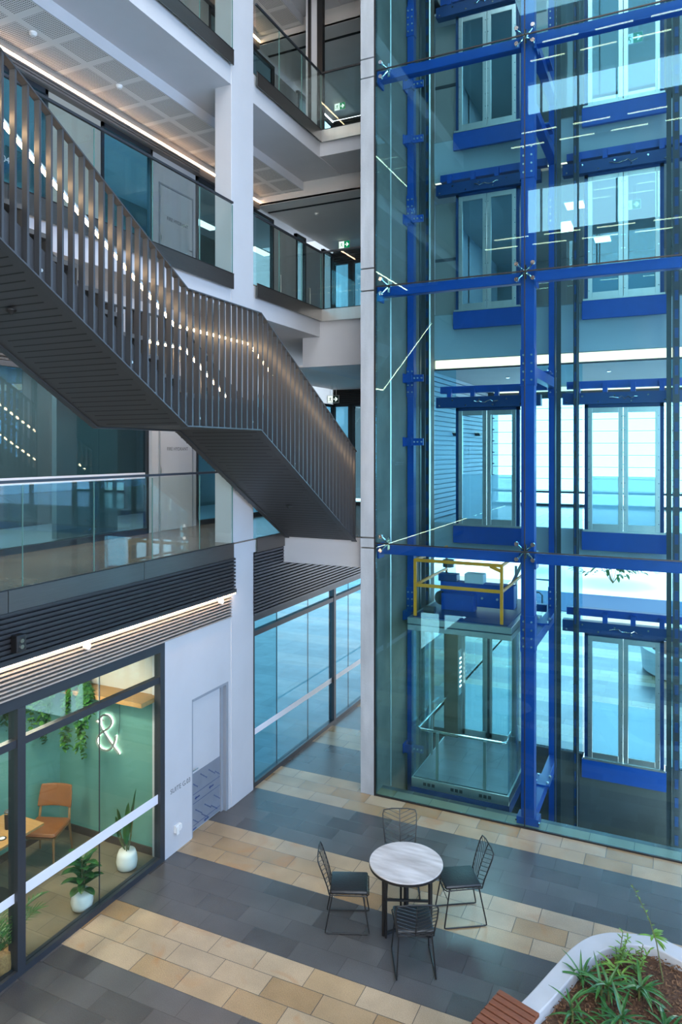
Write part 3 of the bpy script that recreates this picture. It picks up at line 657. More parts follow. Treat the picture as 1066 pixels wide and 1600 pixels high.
led('second pale light band deeper over the first floor landing', -4.25, 6.8, 18.40, 18.44, 6.88, 6.985, 'led_soft')

# ================================================================== staircase
Y0, Y1, Y2, Y3, Y4 = 2.67, 6.12, 7.59, 10.62, 10.72
SL = .588; ZL = 5.67
XR, XS = -4.65, -5.95
def zb(y):                       # underside line of the near edge
    if y < Y1: return ZL + SL * (Y1 - y)
    if y <= Y2: return ZL
    return ZL - SL * (y - Y2)
st = thing('staircase', 'charcoal steel staircase with upright fin balustrades crossing the atrium', 'staircase', (-5.3, 8, 4.0))
base = [(Y0, zb(Y0)), (Y1, ZL), (Y2, ZL), (10.52, zb(10.52))]
def slab_between(dz0, dz1, x0, x1):
    lo = [(y, z + dz0) for y, z in base]; hi = [(y, z + dz1) for y, z in base]
    return lo + hi[::-1]
MB().prism(slab_between(.012, .20, 0, 0), 'x', XS + .02, XR - .075).build('stair_core', M['stair'], st)
MB().prism(slab_between(0, .012, 0, 0), 'x', XS + .03, XR - .09).build('slotted_soffit', M['slotted'], st)
for xx, nm in ((XR - .085, 'stringer'), (XS, 'stringer')):
    MB().prism(slab_between(-.015, .30, 0, 0), 'x', xx, xx + .018).build(nm, M['stair'], st)
MB().prism(slab_between(-.02, -.004, 0, 0), 'x', XR - .085, XR + .005).build('edge_plate', M['stair'], st)
MB().prism(slab_between(-.02, -.004, 0, 0), 'x', XS - .02, XS + .06).build('edge_plate', M['stair'], st)
for k in range(12):
    y = Y1 - .288 * k; z = 6.02 + .169 * (k + 1)
    MB().box(XS + .02, XR - .09, y - .30, y, z - .04, z).box(XS + .02, XR - .09, y - .012, y, z - .169, z - .04).build('tread', M['tread'], st)
for k in range(11):
    y = Y2 + .288 * k; z = 6.02 - .169 * (k + 1)
    if y + .29 < 10.75: MB().box(XS + .02, XR - .09, y, y + .29, z - .04, z).box(XS + .02, XR - .09, y, y + .012, z, z + .129).build('tread', M['tread'], st)
MB().box(XS + .02, XR - .09, Y1, Y2, 5.86, 6.02).build('landing', M['tread'], st)
PIT = .1185
def fin_bm(x, y): return MB().box(x - .029, x + .029, y - .010, y + .010, zb(y) - .012, zb(y) + 1.43)
near = []; y = Y0 + .1
ys_ = []
while y < 10.58: ys_.append(y); y += PIT
for y in ys_: fin_bm(XR - .028, y).build('fin', M['stair'], st)
vis = [y for y in ys_ if y > 7.4]
far_stuff = MB()
cnt = 0
for y in ys_:
    if y >= 7.0 and cnt < 32: fin_bm(XS - .01, y).build('fin', M['stair'], st); cnt += 1
    else:
        b = fin_bm(XS - .01, y); far_stuff.add(b.v, b.f)
fo = far_stuff.build('fin_row', M['stair'], st); fo['kind'] = 'stuff'
def rail_line(x, dz, w_, h_, name, m):
    b = MB()
    pts = [(x, y, z + dz) for y, z in base]
    for p, q in zip(pts[:-1], pts[1:]): b.bar(p, q, w_, h_)
    return b.build(name, m, st)
rail_line(XR - .028, 1.435, .07, .014, 'top_rail', M['stair']); rail_line(XS - .01, 1.435, .07, .014, 'top_rail', M['stair'])
for x, s in ((XR - .17, -1), (XS + .13, 1)):
    b = MB().tube([(x, y, z + 1.085) for y, z in base], .021, 10)
    for y in (3.3, 4.3, 5.3, 6.3, 7.0, 8.2, 9.2, 10.1): b.tube([(x, y, zb(y) + 1.07), (x - s * .0, y, zb(y) + 1.03), (x - s * .06, y, zb(y) + 1.03)], .008, 6)
    b.build('handrail', M['steel'], st)
    rail_line(x, 1.056, .026, .016, 'led_strip', M['led_hand'])
cl = MB()
for y in ys_[3::9]: cl.tube([(XR - .09, y + .03, zb(y + .03) + .08), (XR - .015, y + .03, zb(y + .03) + .08)], .014, 8)
cl.build('fixing_bolt', M['steel'], st)
for y, x in ((9.46, -5.3), (4.46, -5.3)):
    MB().lathe([(.05, 0), (.05, -.012), (.03, -.03), (.012, -.05)], (x, y, zb(y) - .001), 16).build('detector', M['rubber'], st)

# ================================================================== glass balustrades
def balustrade(lab, pts, z, joints, hfasc=.22, gap=.004, rail='frame', plate='fascia'):
    """run of glass panels from pts[0] to pts[1]; joints are distances along it"""
    a, b = Vector((*pts[0], 0)), Vector((*pts[1], 0)); d = (b - a); Lg = d.length; d.normalize()
    nrm = Vector((d.y, -d.x, 0))
    t = thing('glass_balustrade', lab, 'balustrade', (*pts[0], z))
    def P(s, o, zz): q = a + d * s + nrm * o; return (q.x, q.y, zz)
    js = [0] + list(joints) + [Lg]
    for s0, s1 in zip(js[:-1], js[1:]):
        g = MB().bar(P(s0 + gap, 0, z + .42), P(s1 - gap, 0, z + .42), .0125, 1.28).build('glass_panel', M['g_rail'], t)
        MB().bar(P(s1 - gap, 0, z - .1), P(s1 - gap, 0, z + 1.05), .013, .006, up=tuple(d)).build('polished_edge', M['glass_edge'], g)
    MB().bar(P(0, 0, z + 1.085), P(Lg, 0, z + 1.085), .034, .03).build('handrail', M[rail], t)
    # brushed cover plates under the glass
    n = max(1, round(Lg / 2.0)); w_ = Lg / n
    for k in range(n):
        MB().bar(P(k * w_ + .004, .022, z - hfasc / 2), P((k + 1) * w_ - .004, .022, z - hfasc / 2), .012, hfasc).build('cover_plate', M[plate], t)
    MB().bar(P(0, .02, z + .008), P(Lg, .02, z + .008), .02, .012).build('base_trim', M['black'], t)
    return t
J = lambda y0, ys: [y - y0 for y in ys]
YJ = (.2, 1.2, 2.2, 3.2, 4.22, 5.23, 6.22, 7.23, 8.23)
XG = -6.045
balustrade('glass balustrade along the first balcony, its rail just under eye level', ((XG, -1.0), (XG, 9.05)), L1, J(-1.0, YJ))
balustrade('glass balustrade of the second balcony behind the upper stair flight', ((XG, -1.0), (XG, 9.05)), L2, J(-1.0, YJ))
balustrade('topmost glass balustrade left of the white column', ((XG, -1.0), (XG, 9.05)), L3, J(-1.0, YJ))
balustrade('short glass balustrade of the first floor, between column and stair', ((XG, 9.71), (XG, 10.6)), L1, ())
balustrade('glass balustrade right of the white column on the second balcony', ((XG, 9.71), (XG, 12.02)), L2, J(9.71, (10.45, 11.25)))
balustrade('glass balustrade right of the white column on the third balcony', ((XG, 9.71), (XG, 12.02)), L3, J(9.71, (10.45, 11.25)))
balustrade('glass balustrade across the second floor bridge under the exit sign', ((XG, 12.02), (-4.5, 12.02)), L2, (1.0,), plate='steel')  # paler steel, the bright reflection on these plates put into the colour
balustrade('glass balustrade across the third floor bridge at the top', ((XG, 12.02), (-4.5, 12.02)), L3, (1.0,), plate='steel')  # paler plates here too, bright reflection painted in

# ================================================================== exit signs, small fittings
def exit_sign(lab, loc, style='green', s=.15, hang=0.0):
    """sign facing -Y with running figure in a doorway and an arrow to the right"""
    t = thing('exit_sign', lab, 'exit sign', loc)
    x, y, z = loc; w2 = s * .88
    MB().box(x - w2 - .01, x + w2 + .01, y, y + .035, z - s / 2 - .01, z + s / 2 + .01).build('housing', M['plastic_w'], t)
    MB().box(x - w2, x - .01 * s, y - .003, y, z - s / 2, z + s / 2).build('figure_field', M['exit_white'], t)
    MB().box(x, x + w2, y - .003, y, z - s / 2, z + s / 2).build('arrow_field', M['exit_green'] if style == 'green' else M['exit_dark'], t)
    ar = MB(); yy0, yy1 = y - .006, y - .003; c = x + w2 / 2
    ar.prism([(c - .30 * s, z - .06 * s), (c + .10 * s, z - .06 * s), (c + .10 * s, z + .06 * s), (c - .30 * s, z + .06 * s)], 'y', yy0, yy1)
    ar.prism([(c + .02 * s, z + .32 * s), (c + .34 * s, z), (c + .02 * s, z - .32 * s), (c - .10 * s, z - .24 * s), (c + .13 * s, z), (c - .10 * s, z + .24 * s)], 'y', yy0, yy1)
    ar.build('arrow', M['exit_white'], t)
    fg = MB(); c = x - w2 * .42
    def lim(p, q, r): fg.bar((c + p[0] * s, y - .0045, z + p[1] * s), (c + q[0] * s, y - .0045, z + q[1] * s), r * s, .003, up=(0, 1, 0))
    fg.lathe([(.001, -.0015), (.07 * s, -.001), (.07 * s, .001), (.001, .0015)], (c + .06 * s, y - .0045, z + .32 * s), 10)
    lim((.0, .24), (-.05, -.05), .11); lim((-.05, -.05), (.12, -.20), .075); lim((.12, -.20), (.08, -.40), .065); lim((-.05, -.05), (-.16, -.22), .075)
    lim((-.16, -.22), (-.34, -.22), .06); lim((.0, .2), (.2, .08), .05); lim((.0, .2), (-.2, .14), .05); lim((-.2, .14), (-.26, .0), .05)
    fg.bar((x - w2 * .96, y - .004, z - s * .46), (x - w2 * .96, y - .004, z + s * .46), .05 * s, .003, up=(0, 1, 0))
    fg.build('running_figure', M['exit_green'] if style == 'green' else M['exit_dark'], t)
    if hang:
        h = MB()
        for dx in (-.08, 0, .08): h.tube([(x + dx, y + .018, z + s / 2), (x + dx, y + .018, z + s / 2 + hang)], .004, 6)
        h.build('hanger', M['steel'], t)
    return t
exit_sign('green exit sign under the ceiling of the second floor bridge', (-7.41, 16, 10.52 - .03), s=.165)
exit_sign('green exit sign under the ceiling of the third floor bridge', (-7.53, 16, 13.93), s=.165)
exit_sign('black and white exit sign hanging on rods behind the lower stair flight', (-7.43, 15.4, 6.63), 'dark', s=.165, hang=.27)
exit_sign('green exit sign seen through the lift glass on the third floor', (-.74, 15, 13.43), s=.19, hang=.4)
exit_sign('exit sign seen through the lift glass on the second floor', (-.76, 15, 10.19), s=.17, hang=.27)
def downlight(lab, loc, r=.05, m='lamp', group=None, name='downlight', cat='ceiling light'):
    t = thing(name, lab, cat, loc, group)
    x, y, z = loc
    MB().lathe([(r, 0), (r, -.012), (r * .8, -.016)], loc, 18).build('trim_ring', M['plastic_w'], t)
    MB().lathe([(r * .75, -.0165), (r * .6, -.018)], loc, 18).build('lens', M[m], t)
for (x, y, z, lab) in ((-7.47, 6.62, 10.77, 'white smoke detector on the perforated ceiling, nearer the stair'), (-7.41, 8.12, 10.77, 'white smoke detector on the perforated ceiling, nearer the column'),
                       (-7.1, 13.9, 10.59, 'white smoke detector on the grey ceiling of the second floor bridge')):
    t = thing('smoke_detector', lab, 'smoke detector', (x, y, z))
    MB().lathe([(.05, 0), (.05, -.02), (.035, -.045), (.02, -.05)], (x, y, z), 18).build('cover', M['plastic_w'], t)
for (x, y, lab) in ((-6.0, 14.9, 'small sprinkler head on the bridge soffit, nearer the exit sign'), (-5.3, 13.9, 'small sprinkler head on the bridge soffit, nearer the lift wall')):
    t = thing('sprinkler', lab, 'sprinkler', (x, y, 6.99))
    MB().lathe([(.03, 0), (.03, -.008), (.01, -.012), (.01, -.04), (.025, -.045), (.025, -.05)], (x, y, 6.99), 12).build('sprinkler_head', M['plastic_w'], t)
for (y, lab) in ((6.11, 'round glowing spotlight on the lit slats above the meeting room door bay'), (8.75, 'round glowing spotlight on the lit slats beside the column')):
    t = thing('spotlight', lab, 'spotlight', (-6.07, y, 3.18))
    b = MB(); b.tube([(-6.075, y, 3.18), (-6.02, y, 3.18)], .038, 18); b.build('spotlight_body', M['plastic_w'], t)
    MB().tube([(-6.02, y, 3.18), (-6.016, y, 3.18)], .028, 18).build('lens', emis('spot_lens', (1, .9, .78), 2.2), t)
t = thing('speaker_box', 'black speaker box mounted on the upper slats at the far left', 'speaker', (-5.99, 5.1, 3.47))
MB().box(-6.0, -5.91, 5.04, 5.16, 3.385, 3.56).build('case', M['black'], t, bevel=.012)
MB().tube([(-5.91, 5.1, 3.50), (-5.90, 5.1, 3.50)], .022, 16).tube([(-5.91, 5.1, 3.44), (-5.90, 5.1, 3.44)], .022, 16).build('lens', M['chrome'], t)
t = thing('power_outlet', 'white weatherproof power outlet low on the white wall', 'power outlet', (XF, 7.77, .32))
MB().box(XF, XF + .04, 7.71, 7.83, .27, .37).build('plate', M['plastic_w'], t, bevel=.008)
MB().box(XF + .04, XF + .055, 7.715, 7.765, .25, .35).box(XF + .04, XF + .055, 7.775, 7.825, .30, .365).build('flap', M['plastic_w'], t, bevel=.004)
t = text('suite_lettering', 'SUITE G.03', (XF + .001, 7.64, .815), FACE_X, .092, M['text_grey']); tag(t, 'grey suite lettering on the white wall left of the door', 'wall lettering')
for (x, y, z, lab) in ((-7.2, 6.3, 14.17, 'bright downlight in the third floor ceiling'),):
    pass
for z, x0, lab in ((17.3, -4.0, 'highest'), (14.75, -4.6, 'middle'), (11.7, -5.4, 'lowest')):
    t = thing('light_track', '%s row of thin warm lights mirrored in the lift glass' % lab, 'light strip', (x0, -1.5, z))
    for k in range(5):
        for j, yy in ((0, -1.5), (.5, -.6)): MB().box(x0 + k * 1.45 + j, x0 + k * 1.45 + j + 1.0, yy - .02, yy + .02, z - .02, z).build('light_bar', M['led'], t)
    MB().box(x0, x0 + 7, -1.52, -1.48, z, z + .03).box(x0, x0 + 7, -.62, -.58, z, z + .03).build('channel', M['frame'], t)
for y, z, lab in ((15.38, 5.79, 'nearer the lift'), (17.3, 5.83, 'nearer the windows')):
    t = thing('wall_lamp', 'dark uplight on the ribbed wall of the first floor landing, ' + lab, 'wall lamp', (-4.43, y, z))
    MB().prism([(y - .14, z), (y + .14, z), (y + .06, z - .07), (y - .06, z - .07)], 'x', -4.44, -4.32).build('lamp_body', M['dark_metal'], t)
    MB().box(-4.42, -4.34, y - .11, y + .11, z, z + .004).build('lens', M['led_soft'], t)
# ceiling panel lights inside rooms and landings
def panel(lab, x, y, z, w_=.9, d_=.3):
    t = thing('panel_light', lab, 'ceiling light', (x, y, z))
    MB().box(x - w_ / 2, x + w_ / 2, y - d_ / 2, y + d_ / 2, z - .02, z).build('housing', M['plastic_w'], t)
    MB().box(x - w_ / 2 + .02, x + w_ / 2 - .02, y - d_ / 2 + .02, y + d_ / 2 - .02, z - .026, z - .02).build('diffuser', M['lamp'], t)
panel('bright ceiling panel in the room behind the second floor glazing, nearer the column', -9.6, 13.2, 10.5, .3, .9)
panel('bright ceiling panel in the room behind the second floor glazing, further away', -9.6, 15.6, 10.5, .3, .9)
panel('bright ceiling panel over the second floor landing, between the lift doors', -2.3, 17.0, 10.55, .4, .8)
panel('bright ceiling panel over the second floor landing, behind the right lift doors', -1.9, 15.6, 10.55, .4, .5)
panel('small ceiling panel over the second floor landing, rear', -1.6, 18.4, 10.55, .4, .5)
downlight('round downlight over the first floor landing, behind the left doors', (-3.3, 15.6, 6.995))
downlight('round downlight over the first floor landing, behind the right doors', (-1.2, 15.2, 6.995))
downlight('bright downlight over the third floor landing, behind the left doors', (-3.1, 15.4, 13.94), .09)
area('ground_landing_fill', (-1.5, 16.2, 3.4), (0, 0, 0), 6, 4, 160, (.55, .84, 1))  # added fill that brightens the paving under the landing slab
area('room_fill_first', (-9.6, 6, 6.9), (0, 0, 0), 2, 10, 330, (.85, .95, 1))  # added fill lamps that brighten the rooms behind the glazing
area('room_fill_second', (-9.6, 6, 10.4), (0, 0, 0), 2, 16, 480, (.75, .92, 1))
area('room_fill_third', (-9.6, 6, 13.8), (0, 0, 0), 2, 16, 220, (.75, .92, 1))
area('walkway_fill_first', (-7.5, 6, 6.95), (0, 0, 0), .3, 9, 150, (1, .96, .92))  # added fill to brighten the shaded white wall of the walkway
area('landing_light_second', (-1.5, 16.5, 10.5), (0, 0, 0), 5, 3, 90, (.8, .93, 1))
area('landing_light_third', (-1.5, 16.5, 13.9), (0, 0, 0), 5, 3, 90, (.8, .93, 1))
# ================================================================== lift shaft steelwork
def steel_column(lab, x, y, w_, d_, z0, z1, plate=False):
    t = thing('steel_column', lab, 'steel column', (x, y, z0))
    MB().box(x - w_ / 2, x + w_ / 2, y - d_ / 2, y + d_ / 2, z0, z1).build('shaft', M['blue'], t, bevel=.006)
    if plate:
        MB().box(x - w_ / 2 - .06, x + w_ / 2 + .06, y - d_ / 2 - .02, y + d_ / 2 + .03, z0, z0 + .10).build('base_plate', M['blue'], t)
        b = MB()
        for dx in (-.16, .16): b.tube([(x + dx, y - d_ / 2 - .03, z0 + .05), (x + dx, y - d_ / 2 + .0, z0 + .05)], .014, 8)
        b.build('bolt', M['chrome'], t)
    sp = MB(); bo = MB()
    for z in (2.75, 6.6, 9.6, 12.9):
        if z0 < z < z1:
            sp.box(x - w_ / 2 - .008, x + w_ / 2 + .008, y - d_ / 2 - .012, y + d_ / 2, z - .26, z + .26)
            for k in range(4):
                for dx in (-.3, .3): bo.tube([(x + dx * w_, y - d_ / 2 - .028, z - .18 + .12 * k), (x + dx * w_, y - d_ / 2 - .012, z - .18 + .12 * k)], .014, 8)
    sp.build('splice_plate', M['blue'], t); bo.build('splice_bolt', M['steel'], t)
    return t
steel_column('cobalt blue steel column standing just behind the lift glass joint', -1.93, 10.56, .19, .17, 0, 18, True)
steel_column('cobalt blue rear column between the two lift doors', -1.93, 12.95, .16, .16, -1.6, 18)
steel_column('blue column fixed against the concrete shaft wall', -4.19, 11.87, .12, .13, -1.6, 18)
# brackets from the wall column to the guide rail
zbr = (.25, 2.55, 5.55, 6.65, 9.4, 10.78, 11.72, 13.4)
wh = ('lowest, beside the lift car floor', 'beside the lift car roof', 'at eye level above the lift car', 'above the first floor doors', 'below the second floor beam', 'below the third floor doors', 'just under the top blue beam', 'topmost, beside the third floor doors')
for z, k in zip(zbr, wh):
    t = thing('rail_bracket', 'blue U-shaped guide rail bracket ' + k, 'bracket', (-4.26, 11.92, z), 'guide rail brackets on the shaft wall')
    MB().box(-4.265, -4.24, 11.62, 12.14, z - .08, z + .08).box(-4.24, -4.12, 11.64, 11.66, z - .07, z + .07).box(-4.12, -3.925, 11.70, 11.735, z - .06, z + .06).box(-4.13, -4.105, 11.62, 11.80, z - .06, z + .06).build('arm', M['blue'], t)
    b = MB()
    for x in (-4.08, -4.02, -3.95): b.tube([(x, 11.70, z), (x, 11.68, z)], .014, 8)
    b.build('bolt', M['steel'], t)
def guide_rail(lab, x, y, s):
    t = thing('guide_rail', lab, 'guide rail', (x, y, -1.6))
    MB().box(x - .006 + s * .02, x + .006 + s * .02, y - .06, y + .06, -1.6, 17.9).box(min(x, x - s * .07), max(x, x - s * .07), y - .008, y + .008, -1.6, 17.9).build('rail', M['dark_metal'], t)
guide_rail('dark guide rail on the concrete side of the left lift', -3.985, 11.8, -1)
guide_rail('dark guide rail of the left lift beside the rear column', -2.13, 11.8, 1)
guide_rail('dark guide rail of the right lift beside the rear column', -1.72, 11.8, -1)
guide_rail('dark guide rail at the far right of the right lift', -.05, 11.8, 1)
# counterweight and rope runs
for x, y, lab, r in ((-4.05, 12.35, 'dark perforated cable tray on the concrete shaft wall', .05), (-1.55, 12.9, 'dark cable tray beside the rear blue column', .045), (.02, 12.6, 'dark cable tray right of the right lift doors', .045)):
    t = thing('cable_tray', lab, 'cable tray', (x, y, -1.6))
    MB().box(x - r, x + r, y - .02, y + .02, -1.6, 17.9).build('tray', M['dark_metal'], t)
    sl = MB()
    for k in range(60): sl.box(x - r * .6, x + r * .6, y - .026, y - .02, -1.2 + k * .3, -1.2 + k * .3 + .16)
    sl.build('slots', M['blue_dark'], t)
for x, y, lab in ((-4.0, 12.3, 'pale steel rope strip beside the concrete shaft wall'), (-1.36, 11.4, 'thin dark rope line across the right lift shaft'), (-4.15, 10.75, 'thin pale cable beside the concrete wall end')):
    o = MB().tube([(x, y, -1.6 if x > -4.1 else .0), (x, y, 17.9)], .012 if x != -4.0 else .022, 8).build('lift_rope', M['steel'] if x != -1.36 else M['dark_metal']); tag(o, lab, 'lift cable')
# horizontal beams behind the glass joints
for z, k in ((11.36, 'topmost'), (7.955, 'middle'), (3.90, 'lowest')):
    for a, b, side in ((-4.25, -2.03, 'left'), (-1.83, .9, 'right')):
        t = thing('steel_beam', 'blue steel beam behind the %s glass joint, %s bay' % (k, side), 'steel beam', (a, 10.53, z), 'blue beams behind the lift glass')
        MB().box(a, b, 10.46, 10.60, z - .13, z + .02).build('hollow_beam', M['blue'], t, bevel=.01)
        MB().box(a, a + .03, 10.42, 10.64, z - .20, z + .04).build('end_plate', M['blue'], t)
for z, k in ((-.06, 'at the pit edge'), (2.5, 'at the lift car roof'), (6.5, 'over the first floor doors'), (10.42, 'over the second floor doors'), (11.45, 'beside the top beam'), (14.2, 'highest, near the frame top')):
    t = thing('cross_beam', 'blue cross beam between front and rear columns ' + k, 'steel beam', (-1.93, 11.7, z))
    MB().box(-2.0, -1.86, 10.645, 12.87, z - .02, z + .14).build('flange', M['blue'], t, bevel=.008)
    MB().box(-2.06, -1.80, 11.6, 12.0, z + .14, z + .16).build('rail_clip', M['blue'], t)
    b = MB()
    for yy in (11.68, 11.92):
        for xx in (-2.02, -1.84): b.tube([(xx, yy, z + .16), (xx, yy, z + .185)], .018, 8)
    b.build('bolt', M['steel'], t)
# ================================================================== glass front of the lifts
lev = (0.02, 3.95, 7.965, 11.345, 15.0)
gf = thing('lift_glazing', 'blue glass front wall of the lift shaft, bolted in tall panels', 'glass wall', (-1.949, 10.35, 0))
for i in range(4):
    for a, b in ((-4.242, -1.955), (-1.943, .42)):
        MB().box(a, b, 10.344, 10.358, lev[i] + .008, lev[i + 1] - .008).build('glass_panel', M['g_shaft'], gf)
jt = MB()
for z in lev[1:4]: jt.box(-4.242, .42, 10.342, 10.36, z - .009, z + .009)
jt.box(-1.956, -1.942, 10.342, 10.36, 0.02, 15)
jt.build('silicone_joint', M['black'], gf)
S('trim_base', MB().box(-4.27, 3, 10.335, 10.365, 0, .022), M['black'], 'dark base channel of the lift glass on the paving', 'trim')
def spider(lab, x, z, half=False):
    t = thing('spider_fitting', lab, 'glass fitting', (x, 10.38, z))
    MB().tube([(x, 10.47, z), (x, 10.39, z)], .026, 12).box(x - .018, x + .018, 10.40, 10.43, z - .10, z + .10).build('hub', M['chrome'], t)
    for sx in ((-1,) if half == -1 else (1,) if half == 1 else (-1, 1)):
        for sz in (-1, 1):
            p = (x + sx * .115, 10.372, z + sz * .11)
            a = MB().tube([(x, 10.41, z), (x + sx * .06, 10.40, z + sz * .055), (p[0], 10.385, p[2])], [.018, .014, .010], 8).build('arm', M['chrome'], t)
            MB().tube([(p[0], 10.378, p[2]), (p[0], 10.326, p[2])], .030, 16).build('disc', M['chrome'], a)
for z, k in ((11.345, 'top'), (7.965, 'middle'), (3.95, 'lowest')):
    spider('polished four-armed glass fitting at the %s joint on the blue column' % k, -1.949, z)
    spider('polished two-armed glass fitting at the %s joint beside the concrete wall end' % k, -4.05, z, -1)
# ================================================================== landing doors
def lift_door(x0, x1, z, lab, frost):
    y = 13.22; zt = z + 2.15
    t = thing('lift_door', lab, 'lift door', ((x0 + x1) / 2, y, z))
    MB().box(x0 - .06, x0, y, y + .10, z, zt + .06).box(x1, x1 + .06, y, y + .10, z, zt + .06).box(x0 - .06, x1 + .06, y, y + .10, zt, zt + .10).build('door_frame', M['blue_dark'], t)
    mid = (x0 + x1) / 2
    for a, b in ((x0, mid - .004), (mid + .004, x1)):
        s = .075
        lf = MB().box(a, a + s, y - .03, y + .01, z + .01, zt).box(b - s, b, y - .03, y + .01, z + .01, zt).box(a + s, b - s, y - .03, y + .01, z + .01, z + .12).box(a + s, b - s, y - .03, y + .01, zt - .09, zt).build('door_leaf', M['steel'], t, bevel=.004)
        MB().box(a + s, b - s, y - .015, y - .005, z + .12, zt - .09).build('pane', M['g_door'], lf)
        if frost: MB().box(a + s, b - s, y - .004, y - .002, z + .12, z + frost).build('frosted_film', M['film'], lf)
        rv = MB()
        for xx in (a + .02, b - .02):
            for k in range(9): rv.tube([(xx, y - .03, z + .15 + k * .23), (xx, y - .036, z + .15 + k * .23)], .008, 6)
        rv.build('rivets', M['chrome'], lf)
    hd = MB().box(x0 - .42, x1 + .45, y - .10, y + .06, zt + .06, zt + .26).build('header', M['blue_dark'], t)
    MB().box(x0 - .36, x1 + .55, y - .02, y + .10, zt + .34, zt + .47).build('upper_rail', M['blue'], t)
    mc = MB()
    for k in range(4): mc.box(x0 - .2 + k * .45, x0 - .12 + k * .45, y - .12, y - .02, zt + .26, zt + .42)
    mc.build('hanger', M['blue'], t)
    wb = MB(); rr = random.Random(int(z * 100 + x0 * 10))
    pts = [(mid - .22 + k * .05, y - .115, zt + .16 + rr.uniform(-.03, .03)) for k in range(10)]
    wb.tube(pts, .008, 6)
    for k in range(8): wb.tube([(x0 - .35 + k * (x1 - x0 + .7) / 7, y - .10, zt + .10 + .1 * (k % 2)), (x0 - .35 + k * (x1 - x0 + .7) / 7, y - .108, zt + .10 + .1 * (k % 2))], .016, 8)
    wb.build('wiring', M['chrome'], hd)
    MB().box(x0 - .08, x1 + .08, y - .06, y + .21, z - .02, z + .012).build('sill', M['steel'], t)
    MB().box(x0 - .10, x1 + .12, y - .05, y + .02, z - .345, z - .02).build('apron', M['blue'], t, bevel=.004)
fl = ((0.0, 'ground floor', 1.0), (L1, 'first floor', .95), (L2, 'second floor', .5), (L3 + .02, 'third floor', 0))
for z, k, fz in fl:
    lift_door(-3.72, -2.64, z, 'steel framed glass lift doors on the %s, left lift' % k, fz if z < 8 else 0)
    lift_door(-1.39, -.23, z, 'steel framed glass lift doors on the %s, right lift' % k, fz)
# ================================================================== the lift car
CX0, CX1, CY0, CY1 = -3.84, -2.28, 10.86, 12.95
car = thing('lift_car', 'glass lift car with steel cornice standing at the ground floor', 'lift car', (-3.06, 11.9, -.1))
MB().box(CX0 - .01, CX1 + .01, CY0 - .01, CY1, -.14, .01).build('chassis', M['blue_dark'], car)
MB().box(CX0, CX1, CY0, CY1, .01, .16).build('skirt', M['steel'], car, bevel=.005)
v = MB()
for k in range(3):
    for j in range(3): v.box(CX0 + .2 + k * .45 + j * .07, CX0 + .25 + k * .45 + j * .07, CY0 - .003, CY0, .06, .11)
v.build('skirt_vents', M['fascia'], car)
MB().box(CX0 + .03, CX1 - .03, CY0 + .03, CY1 - .02, .16, .175).build('car_floor', M['floor_lift'], car)
MB().box(CX0 - .05, CX1 + .05, CY0 - .05, CY1 + .02, 2.53, 2.615).box(CX0 - .05, CX1 + .05, CY0 - .05, CY1 + .02, 2.63, 2.73).build('cornice', M['steel'], car, bevel=.006)
MB().box(CX0 + .02, CX1 - .02, CY0 + .02, CY1 - .03, 2.73, 2.745).box(CX0, CX1, CY0, CY1, 2.612, 2.634).build('roof_deck', M['blue_dark'], car)
for n_, bx in (('front_pane', (CX0 + .005, CX1 - .005, CY0, CY0 + .014)), ('side_pane', (CX0, CX0 + .014, CY0 + .016, CY1 - .3)), ('side_pane', (CX1 - .014, CX1, CY0 + .016, CY1 - .3))):
    MB().box(bx[0], bx[1], bx[2], bx[3], .16, 2.53).build(n_, M['g_clear'], car)
ce = MB()
for x in (CX0 + .004, CX1 - .012):
    for y in (CY0 + .001,): ce.box(x, x + .008, y, y + .016, .16, 2.53)
ce.build('pane_edge', M['g_door'], car)
MB().box(CX0, CX0 + .26, CY1 - .30, CY1 - .02, .16, 2.53).box(CX1 - .26, CX1, CY1 - .10, CY1 - .02, .16, 2.53).build('rear_pier', mat('bronze_panel', (.22, .17, .12), .35, .7), car)
dr = MB()
for a, b in ((CX0 + .28, -3.08), (-3.06, CX1 - .28)):
    lf = MB().box(a, a + .05, CY1 - .07, CY1 - .03, .17, 2.5).box(b - .05, b, CY1 - .07, CY1 - .03, .17, 2.5).box(a, b, CY1 - .07, CY1 - .03, .17, .27).box(a, b, CY1 - .07, CY1 - .03, 2.42, 2.5).build('car_door', M['steel'], car)
    MB().box(a + .05, b - .05, CY1 - .056, CY1 - .046, .27, 2.42).build('pane', M['g_clear'], lf)
MB().box(-3.09, -3.05, CY1 - .09, CY1 - .07, .17, 2.5).build('door_stop', M['dark_metal'], car)
pn = MB().box(CX0 + .26, CX0 + .285, CY1 - .30, CY1 - .10, .95, 1.75).build('button_panel', M['steel'], car)
bt = MB()
for k in range(7):
    for yy in (CY1 - .25, CY1 - .18): bt.tube([(CX0 + .285, yy, 1.1 + k * .085), (CX0 + .292, yy, 1.1 + k * .085)], .016, 10)
bt.build('buttons', M['lamp'], pn)
hr = MB().tube([(CX0 + .08, CY1 - .45, .92), (CX0 + .08, CY0 + .12, .92), (CX0 + .12, CY0 + .08, .92), (CX1 - .12, CY0 + .08, .92), (CX1 - .08, CY0 + .12, .92), (CX1 - .08, CY0 + .55, .92)], .021, 12)
hr.build('handrail', M['chrome'], car)
hp = MB()
for x, y in ((CX0 + .42, CY0 + .045), (CX1 - .38, CY0 + .045)): hp.box(x - .022, x + .022, y - .012, y + .012, .17, .91)
for x in (CX0 + .05, CX1 - .05): hp.box(x - .012, x + .012, CY0 + .9, CY0 + .94, .17, .91)
hp.build('rail_post', M['steel'], car)
